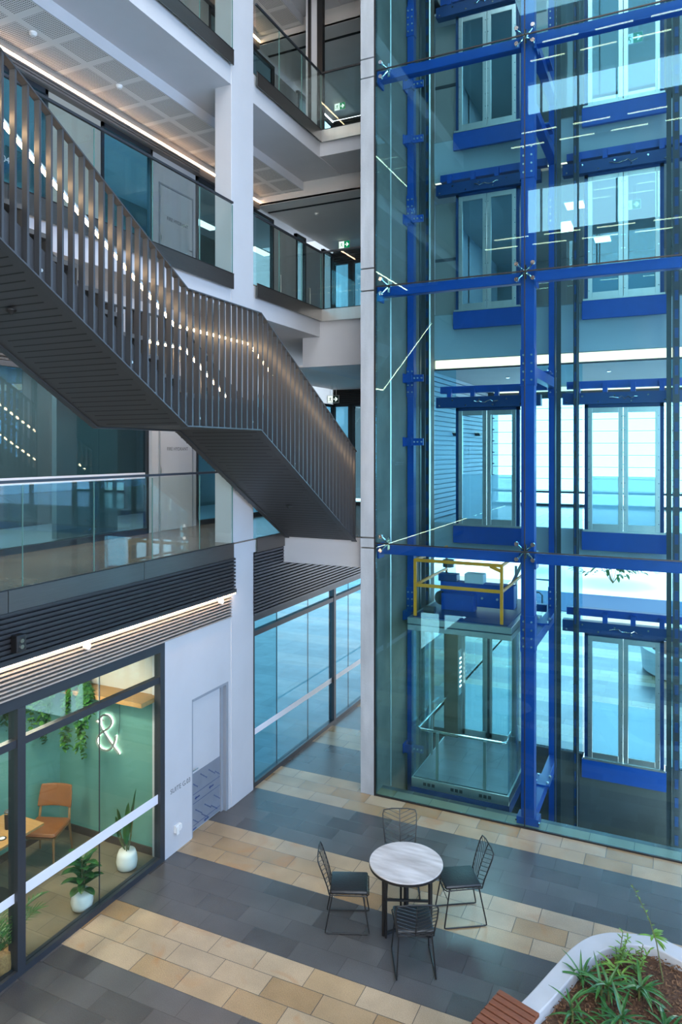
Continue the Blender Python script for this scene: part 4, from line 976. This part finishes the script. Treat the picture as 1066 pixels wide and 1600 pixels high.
area('car_light', (-3.06, 11.9, 2.5), (0, 0, 0), 1.0, 1.2, 40, (.75, .95, 1))
gy = MB()
for x, y in ((CX0 + .05, CY0 + .05), (CX1 - .12, CY0 + .05)): gy.box(x - .022, x + .022, y - .022, y + .022, 2.73, 3.66)
for x, y in ((CX0 + .05, CY1 - .3), (CX1 - .12, CY1 - .3)): gy.box(x - .018, x + .018, y - .018, y + .018, 2.73, 3.66)
for z in (3.24, 3.64):
    gy.bar((CX0 + .05, CY0 + .05, z), (CX1 - .12, CY0 + .05, z), .03, .05)
    gy.bar((CX0 + .05, CY0 + .05, z), (CX0 + .05, CY1 - .3, z), .03, .04)
    gy.bar((CX1 - .12, CY0 + .05, z), (CX1 - .12, CY1 - .3, z), .03, .04)
gy.bar((CX1 - .30, CY0 + .05, 3.62), (CX1 - .12, CY0 + .05, 3.55), .02, .05)
gy.build('guard_rail', M['yellow'], car)
MB().box(CX0 + .22, CX1 - .1, 11.72, 11.94, 2.80, 3.18).box(CX0 + .3, CX0 + .85, 11.5, 11.72, 2.75, 3.02).build('crosshead', M['blue'], car, bevel=.006)
MB().box(-3.20, -2.88, 11.70, 11.92, 3.18, 3.34).build('control_box', mat('pale_box', (.55, .58, .56), .5), car, bevel=.012)
MB().box(-3.66, -3.34, 11.72, 11.94, 3.18, 3.30).build('motor_box', M['blue_dark'], car, bevel=.01)
gb = MB()
for x in (-3.5, -3.2, -2.9, -2.65): gb.tube([(x, 11.72, 2.95), (x, 11.70, 2.95)], .02, 10)
gb.build('bolt', M['steel'], car)
MB().tube([(-3.70, 11.1, 2.82), (-3.52, 11.1, 2.82)], .06, 16).tube([(-3.60, 11.7, 2.9), (-3.60, 11.8, 2.9)], .12, 20).tube([(-3.62, 12.2, 3.35), (-3.62, 12.2, 3.48)], .10, 16).build('pulley', M['fascia'], car)
MB().bar((-2.7, 12.3, 2.75), (-2.35, 12.3, 3.5), .05, .05).bar((-2.5, 12.5, 2.75), (-2.5, 12.5, 3.4), .04, .04).build('brace', M['steel'], car)
# ================================================================== table and wire chairs
t = thing('round_table', 'round marble-topped table with black legs on the striped paving', 'table', (-2.76, 7.63, 0))
MB().lathe([(.40, .715), (.415, .722), (.415, .742), (.41, .746)], (-2.76, 7.63, 0), 64).build('table_top', M['marble'], t)
MB().lathe([(.395, .700), (.417, .706), (.418, .733), (.395, .7335)], (-2.76, 7.63, 0), 64).build('top_edge', M['black'], t)
tips = []
for k in range(3):
    a = math.radians(-128 + 120 * k); q = (-2.76 + .295 * math.cos(a), 7.63 + .295 * math.sin(a)); tips.append(q)
    a2 = a + .17; q2 = (-2.76 + .295 * math.cos(a2), 7.63 + .295 * math.sin(a2))
    MB().bar((*q, 0), (*q, .70), .028, .028).bar((*q2, 0), (*q2, .70), .020, .020).build('leg', M['black'], t)
br = MB()
for q in tips:
    br.bar((*q, .014), (-2.76, 7.63, .014), .03, .026).bar((*q, .688), (-2.76, 7.63, .688), .03, .022)
br.bar((*tips[0], .40), (*tips[1], .40), .022, .022)
br.build('base_frame', M['black'], t)
MB().lathe([(.03, .0), (.03, .70)], (-2.76, 7.63, 0), 16).build('centre_post', M['black'], t)

def wire_chair():
    """faces local +Y"""
    c = thing('wire_chair', '', 'chair', (0, 0, 0))
    W = .205
    seat = MB().tube([(-W, .21, .43), (-.17, .235, .43), (.17, .235, .43), (W, .21, .43), (.19, -.20, .425), (-.19, -.20, .425)], .007, 8, True)
    for k in range(6): seat.tube([(-W + .0 + .005 * k, .16 - .07 * k, .422), (W - .005 * k, .16 - .07 * k, .422)], .0035, 6)
    for k in range(5): seat.tube([(-.14 + .07 * k, .235, .426), (-.14 + .07 * k, -.20, .421)], .0035, 6)
    seat.build('seat_frame', M['black'], c)
    MB().box(-.195, .195, -.195, .225, .432, .474).build('seat_pad', M['pad'], c, bevel=.018, seg=3, smooth=True)
    # back: leaf-veined wire panel
    def B(u, h): return (u, -.205 - .135 * (h / .40) ** 1.25, .425 + h)
    rim = [B(-.185, 0), B(-.195, .1), B(-.21, .22), B(-.215, .34), B(-.20, .385), B(-.1, .40), B(.1, .40), B(.20, .385), B(.215, .34), B(.21, .22), B(.195, .1), B(.185, 0)]
    MB().tube(rim, .0075, 8).build('back_frame', M['black'], c)
    vn = MB().tube([B(0, h) for h in (0, .1, .2, .3, .40)], .0055, 6)
    for k in range(9):
        h0 = -.04 + .047 * k
        for s in (-1, 1):
            h1 = h0 + .085; u1 = .19 + .022 * min(1, h1 / .34)
            if h1 > .385:
                f_ = (.392 - max(0, h0)) / .085; vn.tube([B(0, max(0, h0)), B(s * u1 * f_, .392)], .0038, 6)
            elif h0 < 0: vn.tube([B(s * u1 * (-h0) / .085, 0), B(s * u1, h1)], .0038, 6)
            else: vn.tube([B(0, h0), B(s * u1, h1)], .0038, 6)
    vn.build('back_wires', M['black'], c)
    for s in (-1, 1):
        MB().tube([(s * .17, .17, .425), (s * .20, .235, .04), (s * .202, .238, .014), (s * .205, .215, .009), (s * .205, -.23, .009), (s * .202, -.25, .014), (s * .20, -.248, .04), (s * .17, -.17, .425)], .008, 8).build('sled_leg', M['black'], c)
    MB().tube([(-.18, .19, .30), (.18, .19, .30)], .0045, 6).tube([(-.17, .17, .425), (.17, .17, .425)], .006, 6).tube([(-.17, -.17, .425), (.17, -.17, .425)], .006, 6).build('brace', M['black'], c)
    return c
ch = wire_chair()
def face(dx, dy): return math.atan2(-dx, dy)
spots = (((-3.39, 7.43), (.92, .39), 'black wire chair left of the round table, facing right'),
         ((-2.26, 8.08), (-.85, -.53), 'black wire chair right of the round table, facing left'),
         ((-2.50, 7.13), (-.45, .89), 'black wire chair in front of the round table, its veined back to the viewer'),
         ((-3.05, 8.27), (.42, -.91), 'black wire chair behind the round table, mostly hidden by the top'))
for i, (p, d, lab) in enumerate(spots):
    o = ch if i == 0 else dup(ch)
    o.location = (*p, 0); o.rotation_euler = (0, 0, face(*d)); o['label'] = lab; o['group'] = 'wire chairs round the marble table'

# ================================================================== planter, bench, planting
OUT = [(-1.62, 5.5), (-1.26, 6.37), (-1.04, 7.01), (-.96, 7.25), (-.88, 7.43), (-.80, 7.56), (-.73, 7.64), (-.60, 7.74), (-.44, 7.80), (-.19, 7.87), (.06, 7.80), (.5, 7.6), (1.4, 7.2), (2.2, 6.6), (2.2, 5.5)]
INN = [(-1.42, 5.5), (-1.08, 6.34), (-.89, 6.87), (-.79, 7.14), (-.70, 7.32), (-.64, 7.43), (-.58, 7.50), (-.51, 7.57), (-.43, 7.62), (-.21, 7.68), (.06, 7.58), (.42, 7.42), (1.2, 7.05), (2.0, 6.5), (2.0, 5.5)]
def catmull(P, n=4):
    r = []
    for i in range(len(P) - 1):
        p0, p1, p2, p3 = (Vector(P[max(0, i - 1)]), Vector(P[i]), Vector(P[i + 1]), Vector(P[min(len(P) - 1, i + 2)]))
        for k in range(n):
            u = k / n
            q = .5 * ((2 * p1) + (p2 - p0) * u + (2 * p0 - 5 * p1 + 4 * p2 - p3) * u * u + (3 * p1 - p0 - 3 * p2 + p3) * u ** 3); r.append((q.x, q.y))
    r.append(P[-1]); return r
O2, I2 = catmull(OUT), catmull(INN)
pl = thing('planter', 'white curved planter with bark mulch in the lower right corner', 'planter', (0, 6.6, 0))
n = len(O2); b = MB()
vs = [(x, y, 0) for x, y in O2] + [(x, y, .5) for x, y in O2] + [(x, y, .5) for x, y in I2] + [(x, y, .30) for x, y in I2]
fs = []
for r_ in range(3):
    for i in range(n - 1): fs.append((r_ * n + i, r_ * n + i + 1, (r_ + 1) * n + i + 1, (r_ + 1) * n + i))
fs += [(0, n, 2 * n, 3 * n), (n - 1, 4 * n - 1, 3 * n - 1, 2 * n - 1)]
b.add(vs, fs).build('planter_wall', M['white_rim'], pl, bevel=.012)
# mulch bed: gridded mound
bed = MB(); G = 40; vid = {}
rr = random.Random(3)
def in_poly(x, y, P):
    c = False; j = len(P) - 1
    for i in range(len(P)):
        if (P[i][1] > y) != (P[j][1] > y) and x < (P[j][0] - P[i][0]) * (y - P[i][1]) / (P[j][1] - P[i][1]) + P[i][0]: c = not c
        j = i
    return c
bed.v = []; 
rings = 7; cx, cy = .3, 6.5; m_ = len(I2)
for k in range(rings + 1):
    f_ = 1 - k / rings
    for x, y in I2:
        bed.v.append((cx + (x - cx) * f_, cy + (y - cy) * f_, .395 + .05 * (1 - f_) + rr.uniform(-.012, .012)))
for k in range(rings):
    for i in range(m_ - 1): bed.f.append((k * m_ + i, k * m_ + i + 1, (k + 1) * m_ + i + 1, (k + 1) * m_ + i))
bed.build('mulch_bed', M['mulch'], pl, smooth=True)
chips = MB()
for _ in range(2600):
    x, y = rr.uniform(-1.3, .6), rr.uniform(5.9, 7.7)
    if not in_poly(x, y, I2): continue
    a = rr.uniform(0, PI); L_ = rr.uniform(.012, .04); z = .415 + rr.uniform(0, .025) + .03 * min(1, max(0, 1 - math.hypot(x - .3, y - 6.5)))
    chips.bar((x, y, z), (x + L_ * math.cos(a), y + L_ * math.sin(a), z + rr.uniform(-.01, .012)), rr.uniform(.006, .014), .004)
co = chips.build('bark_chips', M['chip'], pl); co['kind'] = 'stuff'
# bench
bn = thing('bench', 'dark hardwood slatted bench against the white planter', 'bench', (-1.3, 6.1, 0))
A, Bv = Vector((-1.43, 6.42)), Vector((-1.06, 6.29)); dn = Vector((-.11, -.395)).normalized()
for k in range(8):
    p, q = A + dn * (.03 + k * .072), Bv + dn * (.03 + k * .072)
    MB().bar((p.x, p.y, .54), (q.x, q.y, .54), .058, .035).build('slat', M['hardwood'], bn, bevel=.004)
p, q = A + dn * .02, A + dn * .6
fm = MB()
for s in (.06, .30): 
    e0 = A + (Bv - A) * (s / .39); fm.bar((e0.x + dn.x * .02, e0.y + dn.y * .02, .512), (e0.x + dn.x * .6, e0.y + dn.y * .6, .512), .04, .022)
fm.build('bench_frame', M['black'], bn)
def strap_plant(lab, x, y, nl, L_, wd, seed, m='leafm', z=.42, spread=1.0, name='strap_leaf_plant'):
    r = random.Random(seed); t = thing(name, lab, 'plant', (x, y, z), 'plants in the white planter')
    b = MB(); st_ = MB()
    ns = 3
    for s in range(ns):
        sx, sy = x + r.uniform(-.07, .07), y + r.uniform(-.07, .07); h = r.uniform(.02, .16)
        st_.tube([(sx, sy, z - .05), (sx + r.uniform(-.02, .02), sy, z + h)], .010, 6)
        for k in range(nl // ns):
            a = 2 * PI * k / (nl / ns) + r.uniform(-.4, .4); e = r.uniform(.25, 1.15)
            b.leaf((sx, sy, z + h - r.uniform(0, .06)), (math.cos(a) * spread, math.sin(a) * spread, e), L_ * r.uniform(.7, 1.15), wd * r.uniform(.8, 1.2), r.uniform(.5, 1.3), seg=5, fold=.25,
                   shape=lambda u: (min(1, u * 5 + .35)) * (1 - u ** 3) + .02)
    st_.build('stems', M['stem'], t); b.build('leaves', M[m], t, thick=.0016)
    return t
strap_plant('large strap-leaved plant filling the middle of the white planter', -.60, 6.86, 24, .30, .030, 11, 'leafm')
strap_plant('broad strap-leaved plant right of the middle of the planter', -.28, 7.00, 18, .28, .034, 12, 'leafm')
strap_plant('strap-leaved plant at the bottom right picture corner', -.05, 6.62, 18, .30, .030, 13, 'leafd')
strap_plant('spiky plant nearest the bench corner of the planter', -.78, 6.52, 18, .26, .024, 14, 'leafm')
strap_plant('pale-edged small plant near the upper left rim of the planter', -.52, 7.22, 15, .22, .024, 15, 'leafl')
strap_plant('upright blades by the left rim of the planter', -.76, 7.0, 12, .30, .030, 16, 'leafm', spread=.5)
strap_plant('dark bushy plant along the bottom picture edge in the planter', -.42, 6.50, 18, .28, .030, 17, 'leafd')
def fern_plant(lab, x, y, seed):
    r = random.Random(seed); t = thing('leafy_shrub', lab, 'plant', (x, y, .42), 'plants in the white planter'); b = MB(); s_ = MB()
    for k in range(7):
        a = r.uniform(0, 2 * PI); h = r.uniform(.14, .30); ex = r.uniform(.03, .14)
        p = [(x + ex * u * math.cos(a), y + ex * u * math.sin(a), .40 + h * u) for u in (0, .5, 1)]; s_.tube(p, .004, 5)
        for j in range(9):
            u = .25 + .75 * j / 8; c = (x + ex * u * math.cos(a), y + ex * u * math.sin(a), .40 + h * u)
            aa = a + (j % 2) * PI + r.uniform(-.6, .6) + PI / 2
            b.leaf(c, (math.cos(aa), math.sin(aa), .35), r.uniform(.05, .08), .018, .4, seg=3)
    s_.build('stems', M['stem'], t); b.build('leaves', M['leafl'], t, thick=.001)
fern_plant('small-leaved pale green shrub at the far rim of the planter', -.33, 7.36, 21)
fern_plant('small-leaved shrub inside the far curve of the planter', -.50, 7.42, 22)
t = thing('tall_stem_plant', 'tall thin leafy stem leaning up above the planter rim', 'plant', (-.14, 7.50, .42), 'plants in the white planter')
pts = [(-.10, 7.36, .40), (-.16, 7.44, .70), (-.22, 7.47, .88), (-.30, 7.45, 1.05), (-.38, 7.42, 1.22)]
MB().tube(pts, [.007, .006, .005, .004, .003], 6).build('stem', M['stem'], t)
b = MB(); r = random.Random(31)
for k in range(12):
    a = r.uniform(0, 2 * PI); b.leaf((-.18 + r.uniform(-.02, .02), 7.46, .74 + r.uniform(-.03, .05)), (math.cos(a), math.sin(a), .3), r.uniform(.10, .16), .028, .5, seg=4)
for k in range(10):
    u = 1.8 + k * .22; i = min(3, int(u)); f_ = u - i; p = Vector(pts[i]).lerp(Vector(pts[i + 1]), f_); a = k * 2.4
    b.leaf(p, (math.cos(a), math.sin(a), .6), .035, .018, .3, seg=3)
b.build('leaves', M['leafl'], t, thick=.001)

# ================================================================== meeting room furniture
def pot_plant(lab, x, y, prof, m='pot'):
    t = thing('potted_plant', lab, 'potted plant', (x, y, 0))
    p = MB().lathe(prof, (x, y, 0), 36).build('pot', M[m], t, smooth=True)
    top = prof[-1][1]; rt = prof[-1][0]
    MB().lathe([(rt * .93, top - .03), (rt * .5, top - .015), (.01, top - .012)], (x, y, 0), 24).build('potting_mix', M['soil'], t)
    return t
hollow = lambda P: P + [(P[-1][0] - .012, P[-1][1]), (P[-1][0] - .018, P[-1][1] - .05)]
t = pot_plant('fiddle-leaf plant in a round white pot behind the room glazing', -6.33, 6.32, [(.07, 0), (.115, .03), (.13, .10), (.118, .17), (.10, .21)])
r = random.Random(41); b = MB(); s_ = MB()
for k in range(26):
    a = k * 2.4 + r.uniform(-.3, .3); h = .24 + .36 * (k / 26); 
    c = (-6.33 + .03 * math.cos(a), 6.32 + .03 * math.sin(a), h)
    b.leaf(c, (math.cos(a), math.sin(a), .55 + .6 * k / 26), r.uniform(.17, .24), r.uniform(.10, .13), r.uniform(.5, 1.1), seg=6, fold=.2, shape=lambda u: (math.sin(PI * min(1, .12 + .88 * u ** .8)) ** .6) * (.75 + .35 * u))
s_.tube([(-6.33, 6.32, .15), (-6.335, 6.325, .58)], .012, 8).tube([(-6.33, 6.32, .15), (-6.30, 6.36, .48)], .009, 8)
s_.build('stems', M['stem'], t); b.build('leaves', M['leafd'], t, thick=.002)
t = pot_plant('bird-of-paradise plant in a white pot near the glazing corner', -6.42, 7.18, [(.085, 0), (.12, .02), (.135, .10), (.125, .18), (.105, .235)])
b = MB(); s_ = MB()
for k, (dx, dy, h, L_, wd) in enumerate(((.02, .06, .42, .42, .085), (-.10, -.02, .46, .30, .08), (.03, -.05, .34, .34, .08), (.0, .02, .50, .34, .085), (-.05, .08, .38, .3, .07), (.07, .03, .62, .42, .085), (-.16, .02, .36, .26, .07))):
    q = (-6.42 + dx, 7.18 + dy, h); s_.tube([(-6.42 + dx * .2, 7.18 + dy * .2, .2), q], .008, 6)
    b.leaf(q, (dx * 1.2, dy * 1.2, 1), L_, wd, .25, seg=7, fold=.35)
s_.build('stems', M['stem'], t); b.build('leaves', M['leafd'], t, thick=.0015)
t = pot_plant('palm in a woven basket at the far left behind the mullion', -6.30, 5.18, [(.09, 0), (.115, .03), (.125, .12), (.118, .22), (.112, .25)], 'basket')
b = MB(); s_ = MB(); r = random.Random(51)
for k in range(15):
    a = k * 2.399 + r.uniform(-.2, .2); L_ = r.uniform(.42, .62); el = r.uniform(.9, 2.4)
    d = Vector((math.cos(a) * .85, math.sin(a), el)).normalized(); p = Vector((-6.30, 5.18, .22)); pp = [p.copy()]
    for i in range(12):
        d = (d + Vector((0, 0, -.09 - .02 * i * .3))).normalized(); p = p + d * (L_ / 12)
        if p.x > -6.18: p.x = -6.18
        pp.append(p.copy())
        if i > 2:
            sd = d.cross(Vector((0, 0, 1))).normalized()
            for s in (-1, 1):
                dd = d * .8 + sd * s + Vector((0, 0, .15)); dd = Vector((min(dd.x, .1), dd.y, dd.z)) if p.x > -6.28 else dd
                b.leaf(p, dd, .15 * (1.15 - abs(i - 7) * .09), .018, .5, seg=3)
    s_.tube(pp, .004, 5)
s_.build('stems', M['stem'], t); b.build('leaves', M['leafm'], t, thick=.001)
# table, cup, coaster
t = thing('meeting_table', 'oak table with a black post at the left edge', 'table', (-7.45, 5.75, 0))
MB().box(-7.80, -7.16, 5.0, 6.52, .705, .74).build('table_top', M['wood'], t, bevel=.006)
MB().lathe([(.26, 0), (.26, .012), (.045, .02), (.04, .70)], (-7.48, 5.95, 0), 28).build('pedestal', M['black'], t)
t = thing('travel_cup', 'black insulated travel cup standing on the oak table', 'cup', (-7.45, 6.22, .74))
MB().lathe([(.031, 0), (.034, .01), (.041, .19), (.042, .20)], (-7.45, 6.22, .74), 24).build('cup_body', M['black'], t, smooth=True)
MB().lathe([(.042, .20), (.043, .215), (.035, .225), (.01, .226)], (-7.45, 6.22, .74), 24).build('lid', mat('cup_lid', (.09, .09, .095), .25), t)
MB().lathe([(.0425, .192), (.0425, .202)], (-7.45, 6.22, .74), 24).build('rim_band', M['chrome'], t)
t = thing('coaster', 'dark round coaster on the oak table at the picture edge', 'coaster', (-7.32, 6.03, .74))
MB().lathe([(.05, 0), (.05, .006)], (-7.32, 6.03, .7402), 24).build('disc', M['black'], t)
MB().lathe([(.034, .006), (.034, .0068)], (-7.32, 6.03, .7402), 24).build('printed_ring', M['plastic_w'], t)
# tan chair: faces the table (towards -Y, slightly +X)
t = thing('dining_chair', 'tan leather chair with oak legs drawn up to the oak table', 'chair', (0, 0, 0))
MB().box(-.235, .235, -.22, .235, .415, .475).build('seat', M['leather'], t, bevel=.03, seg=4, smooth=True)
bk = MB(); nu, nv = 12, 6
def bp_(u, v, o):
    x = u * .235 * (1 - .10 * v * v); cv = .045 * (1 - u * u)
    return (x, -.235 - cv - .07 * v + o, .60 + .27 * v)
rows = []
for o in (0, .028):
    rows.append([[bp_(-1 + 2 * i / nu, j / nv, o) for i in range(nu + 1)] for j in range(nv + 1)])
vs = [p for side in rows for row in side for p in row]; N = (nu + 1) * (nv + 1); fs = []
for s in range(2):
    for j in range(nv):
        for i in range(nu):
            a = s * N + j * (nu + 1) + i; fs.append((a, a + 1, a + nu + 2, a + nu + 1))
edge = [i for i in range(nu)] + [j * (nu + 1) + nu for j in range(nv)] + [nv * (nu + 1) + i for i in range(nu, 0, -1)] + [j * (nu + 1) for j in range(nv, 0, -1)]
for k in range(len(edge)):
    a, c = edge[k], edge[(k + 1) % len(edge)]; fs.append((a, c, N + c, N + a))
bk.add(vs, fs).build('backrest', M['leather'], t, smooth=True, bevel=.012, seg=3)
for sx in (-1, 1):
    MB().tube([(sx * .20, .20, .42), (sx * .215, .225, 0)], [.019, .013], 10).build('leg', M['wood_chair'], t)
    MB().tube([(sx * .225, -.275, 0), (sx * .21, -.215, .40), (sx * .20, -.25, .62), (sx * .19, -.29, .74)], [.013, .018, .017, .013], 10).build('leg', M['wood_chair'], t)
MB().tube([(-.205, .20, .40), (.205, .20, .40)], .014, 8).tube([(-.205, -.215, .40), (.205, -.215, .40)], .014, 8).tube([(-.205, -.215, .40), (-.205, .2, .40)], .014, 8).tube([(.205, -.215, .40), (.205, .2, .40)], .014, 8).build('seat_rail', M['wood_chair'], t)
t.location = (-7.50, 6.86, 0); t.rotation_euler = (0, 0, face(.35, -.94))
# shelf and hanging plants
t = thing('wall_shelf', 'oak shelf running high along the green walls', 'shelf', (-7.1, 7.4, 2.10))
MB().box(-8.0, -6.2, 7.20, 7.56, 2.09, 2.15).box(-8.0, -7.66, 5.3, 7.20, 2.09, 2.15).build('board', M['wood'], t, bevel=.004)
def trailing(lab, x, y, seed, nvine, lo, hi):
    r = random.Random(seed); t = thing('trailing_plant', lab, 'trailing plant', (x, y, 2.15), 'ivy plants on the oak shelf')
    MB().lathe([(.06, 0), (.085, .05), (.09, .12)], (x, y, 2.15), 20).build('pot', M['basket'], t)
    b = MB(); s_ = MB()
    for k in range(nvine):
        a = r.uniform(PI, 2 * PI) if k < nvine * .8 else r.uniform(0, PI)
        ex = r.uniform(.08, .30); p = Vector((x, y, 2.26)); pp = [p.copy()]; ln = r.uniform(lo, hi); st_ = int(ln / .035) + 3
        d = Vector((math.cos(a), math.sin(a) * .7, .5))
        for i in range(st_):
            d = (d + Vector((r.uniform(-.12, .12), r.uniform(-.12, .12), -.34))).normalized(); p = p + d * .04
            if p.y > 7.5: p.y = 7.5
            if p.y > 7.17 and p.z < 2.17: p.z = 2.17; d.z = 0.0; d.y = -.6
            pp.append(p.copy())
            for _ in range(3):
                aa = r.uniform(0, 2 * PI); b.leaf(p, (math.cos(aa), math.sin(aa) - .3, r.uniform(-.6, .5)), r.uniform(.05, .10), r.uniform(.035, .06), .5, seg=3, fold=.2)
        s_.tube(pp, .002, 4)
    s_.build('vines', M['stem'], t); b.build('leaves', M['leafm'], t, thick=.001)
trailing('bushy ivy trailing from the shelf above the glowing sign', -7.36, 7.34, 61, 24, .15, .95)
trailing('smaller ivy trailing from the shelf in the room corner', -7.83, 6.75, 62, 14, .2, .5)
# glowing sign
t = thing('neon_sign', 'glowing bird-headed ampersand sign on the green wall', 'neon sign', (-7.1, 7.52, 1.26))
am = [(-6.866, 1.263), (-6.943, 1.329), (-7.036, 1.41), (-7.117, 1.492), (-7.181, 1.564), (-7.211, 1.633), (-7.199, 1.702), (-7.14, 1.751), (-7.059, 1.753), (-7.007, 1.71), (-7.001, 1.655), (-7.044, 1.593), (-7.117, 1.543), (-7.199, 1.485), (-7.258, 1.412), (-7.258, 1.345), (-7.205, 1.287), (-7.117, 1.269), (-7.036, 1.294), (-6.972, 1.361), (-6.935, 1.445), (-6.926, 1.502)]
am2 = catmull(am, 4)
bd = mat('sign_face', (.33, .34, .30), .4)
MB().tube([(x, 7.522, z) for x, z in am2], .015, 10).build('letter_face', bd, t)
MB().tube([(x, 7.543, z) for x, z in am2], .010, 8).build('glow_tube', M['neon'], t)
bkp = [(-7.199, 1.695), (-7.278, 1.650), (-7.205, 1.615)]
MB().tube([(x, 7.515, z) for x, z in bkp], .010, 8).tube([(-7.13, 7.515, 1.69), (-7.13, 7.50, 1.69)], .012, 8).build('beak', bd, t)
MB().tube([(x, 7.543, z) for x, z in bkp], .008, 8).build('beak_glow', M['neon'], t)
MB().tube([(-6.90, 7.535, 1.40), (-6.87, 7.54, 1.7), (-6.87, 7.54, 2.08)], .003, 6).build('power_cord', M['black'], t)

# ================================================================== beyond the lifts, ground floor and outside
t = thing('planter', 'white curved planter beyond the lift shaft on the ground floor', 'planter', (.75, 19.2, 0))
pr = [(1.35, 0), (1.5, .06), (1.55, .60), (1.40, .62), (1.38, .48)]
MB().lathe(pr, (.75, 19.4, 0), 48).build('planter_wall', M['white_rim'], t, smooth=False)
MB().lathe([(1.38, .47), (.8, .52), (.01, .53)], (.75, 19.4, 0), 32).build('mulch_bed', M['mulch'], t)
def bush(lab, x, y, z, rx, h, seed, nl, L_=.14, m='leafd', name='shrub'):
    r = random.Random(seed); t = thing(name, lab, 'shrub', (x, y, z)); b = MB(); s_ = MB()
    for k in range(9):
        a = r.uniform(0, 2 * PI); s_.tube([(x, y, z), (x + rx * .6 * math.cos(a), y + rx * .6 * math.sin(a), z + h * r.uniform(.6, .9))], .012, 5)
    for k in range(nl):
        a = r.uniform(0, 2 * PI); u = r.uniform(0, 1) ** .5; zz = r.uniform(.25, 1); q = rx * u * math.sqrt(max(.05, 1 - (zz - .45) ** 2 * 2))
        b.leaf((x + q * math.cos(a), y + q * math.sin(a), z + h * zz), (math.cos(a), math.sin(a), r.uniform(-.3, .8)), L_ * r.uniform(.6, 1.3), L_ * .35, .5, seg=3)
    s_.build('stems', M['stem'], t); b.build('leaves', M[m], t, thick=.001)
bush('dark shrub growing in the planter beyond the lift shaft', .75, 19.4, .5, .9, .55, 71, 260, .16)
bush('dark rounded bush outside, straight behind the right lift doors', -2.3, 31, 0, 1.7, 1.95, 72, 700, .35)
bush('bright green bush outside, between the two lift doors', -5.9, 33, 0, 1.2, 1.6, 73, 420, .3, 'leafl')
bush('dark bush outside towards the right picture edge', 2.4, 32, 0, 1.5, 1.7, 74, 400, .35)
t = thing('hand_railing', 'bent tube railing at the far entrance ramp', 'railing', (-4.2, 25.5, 0))
MB().tube([(-4.9, 25.5, 0), (-4.9, 25.5, .9), (-3.9, 25.5, .9), (-3.8, 25.5, .8), (-3.8, 25.5, 0)], .03, 8).tube([(-4.9, 25.5, .45), (-4.3, 25.5, .45), (-4.2, 25.5, .36), (-4.2, 25.5, 0)], .03, 8).build('tube_rail', M['frame'], t)
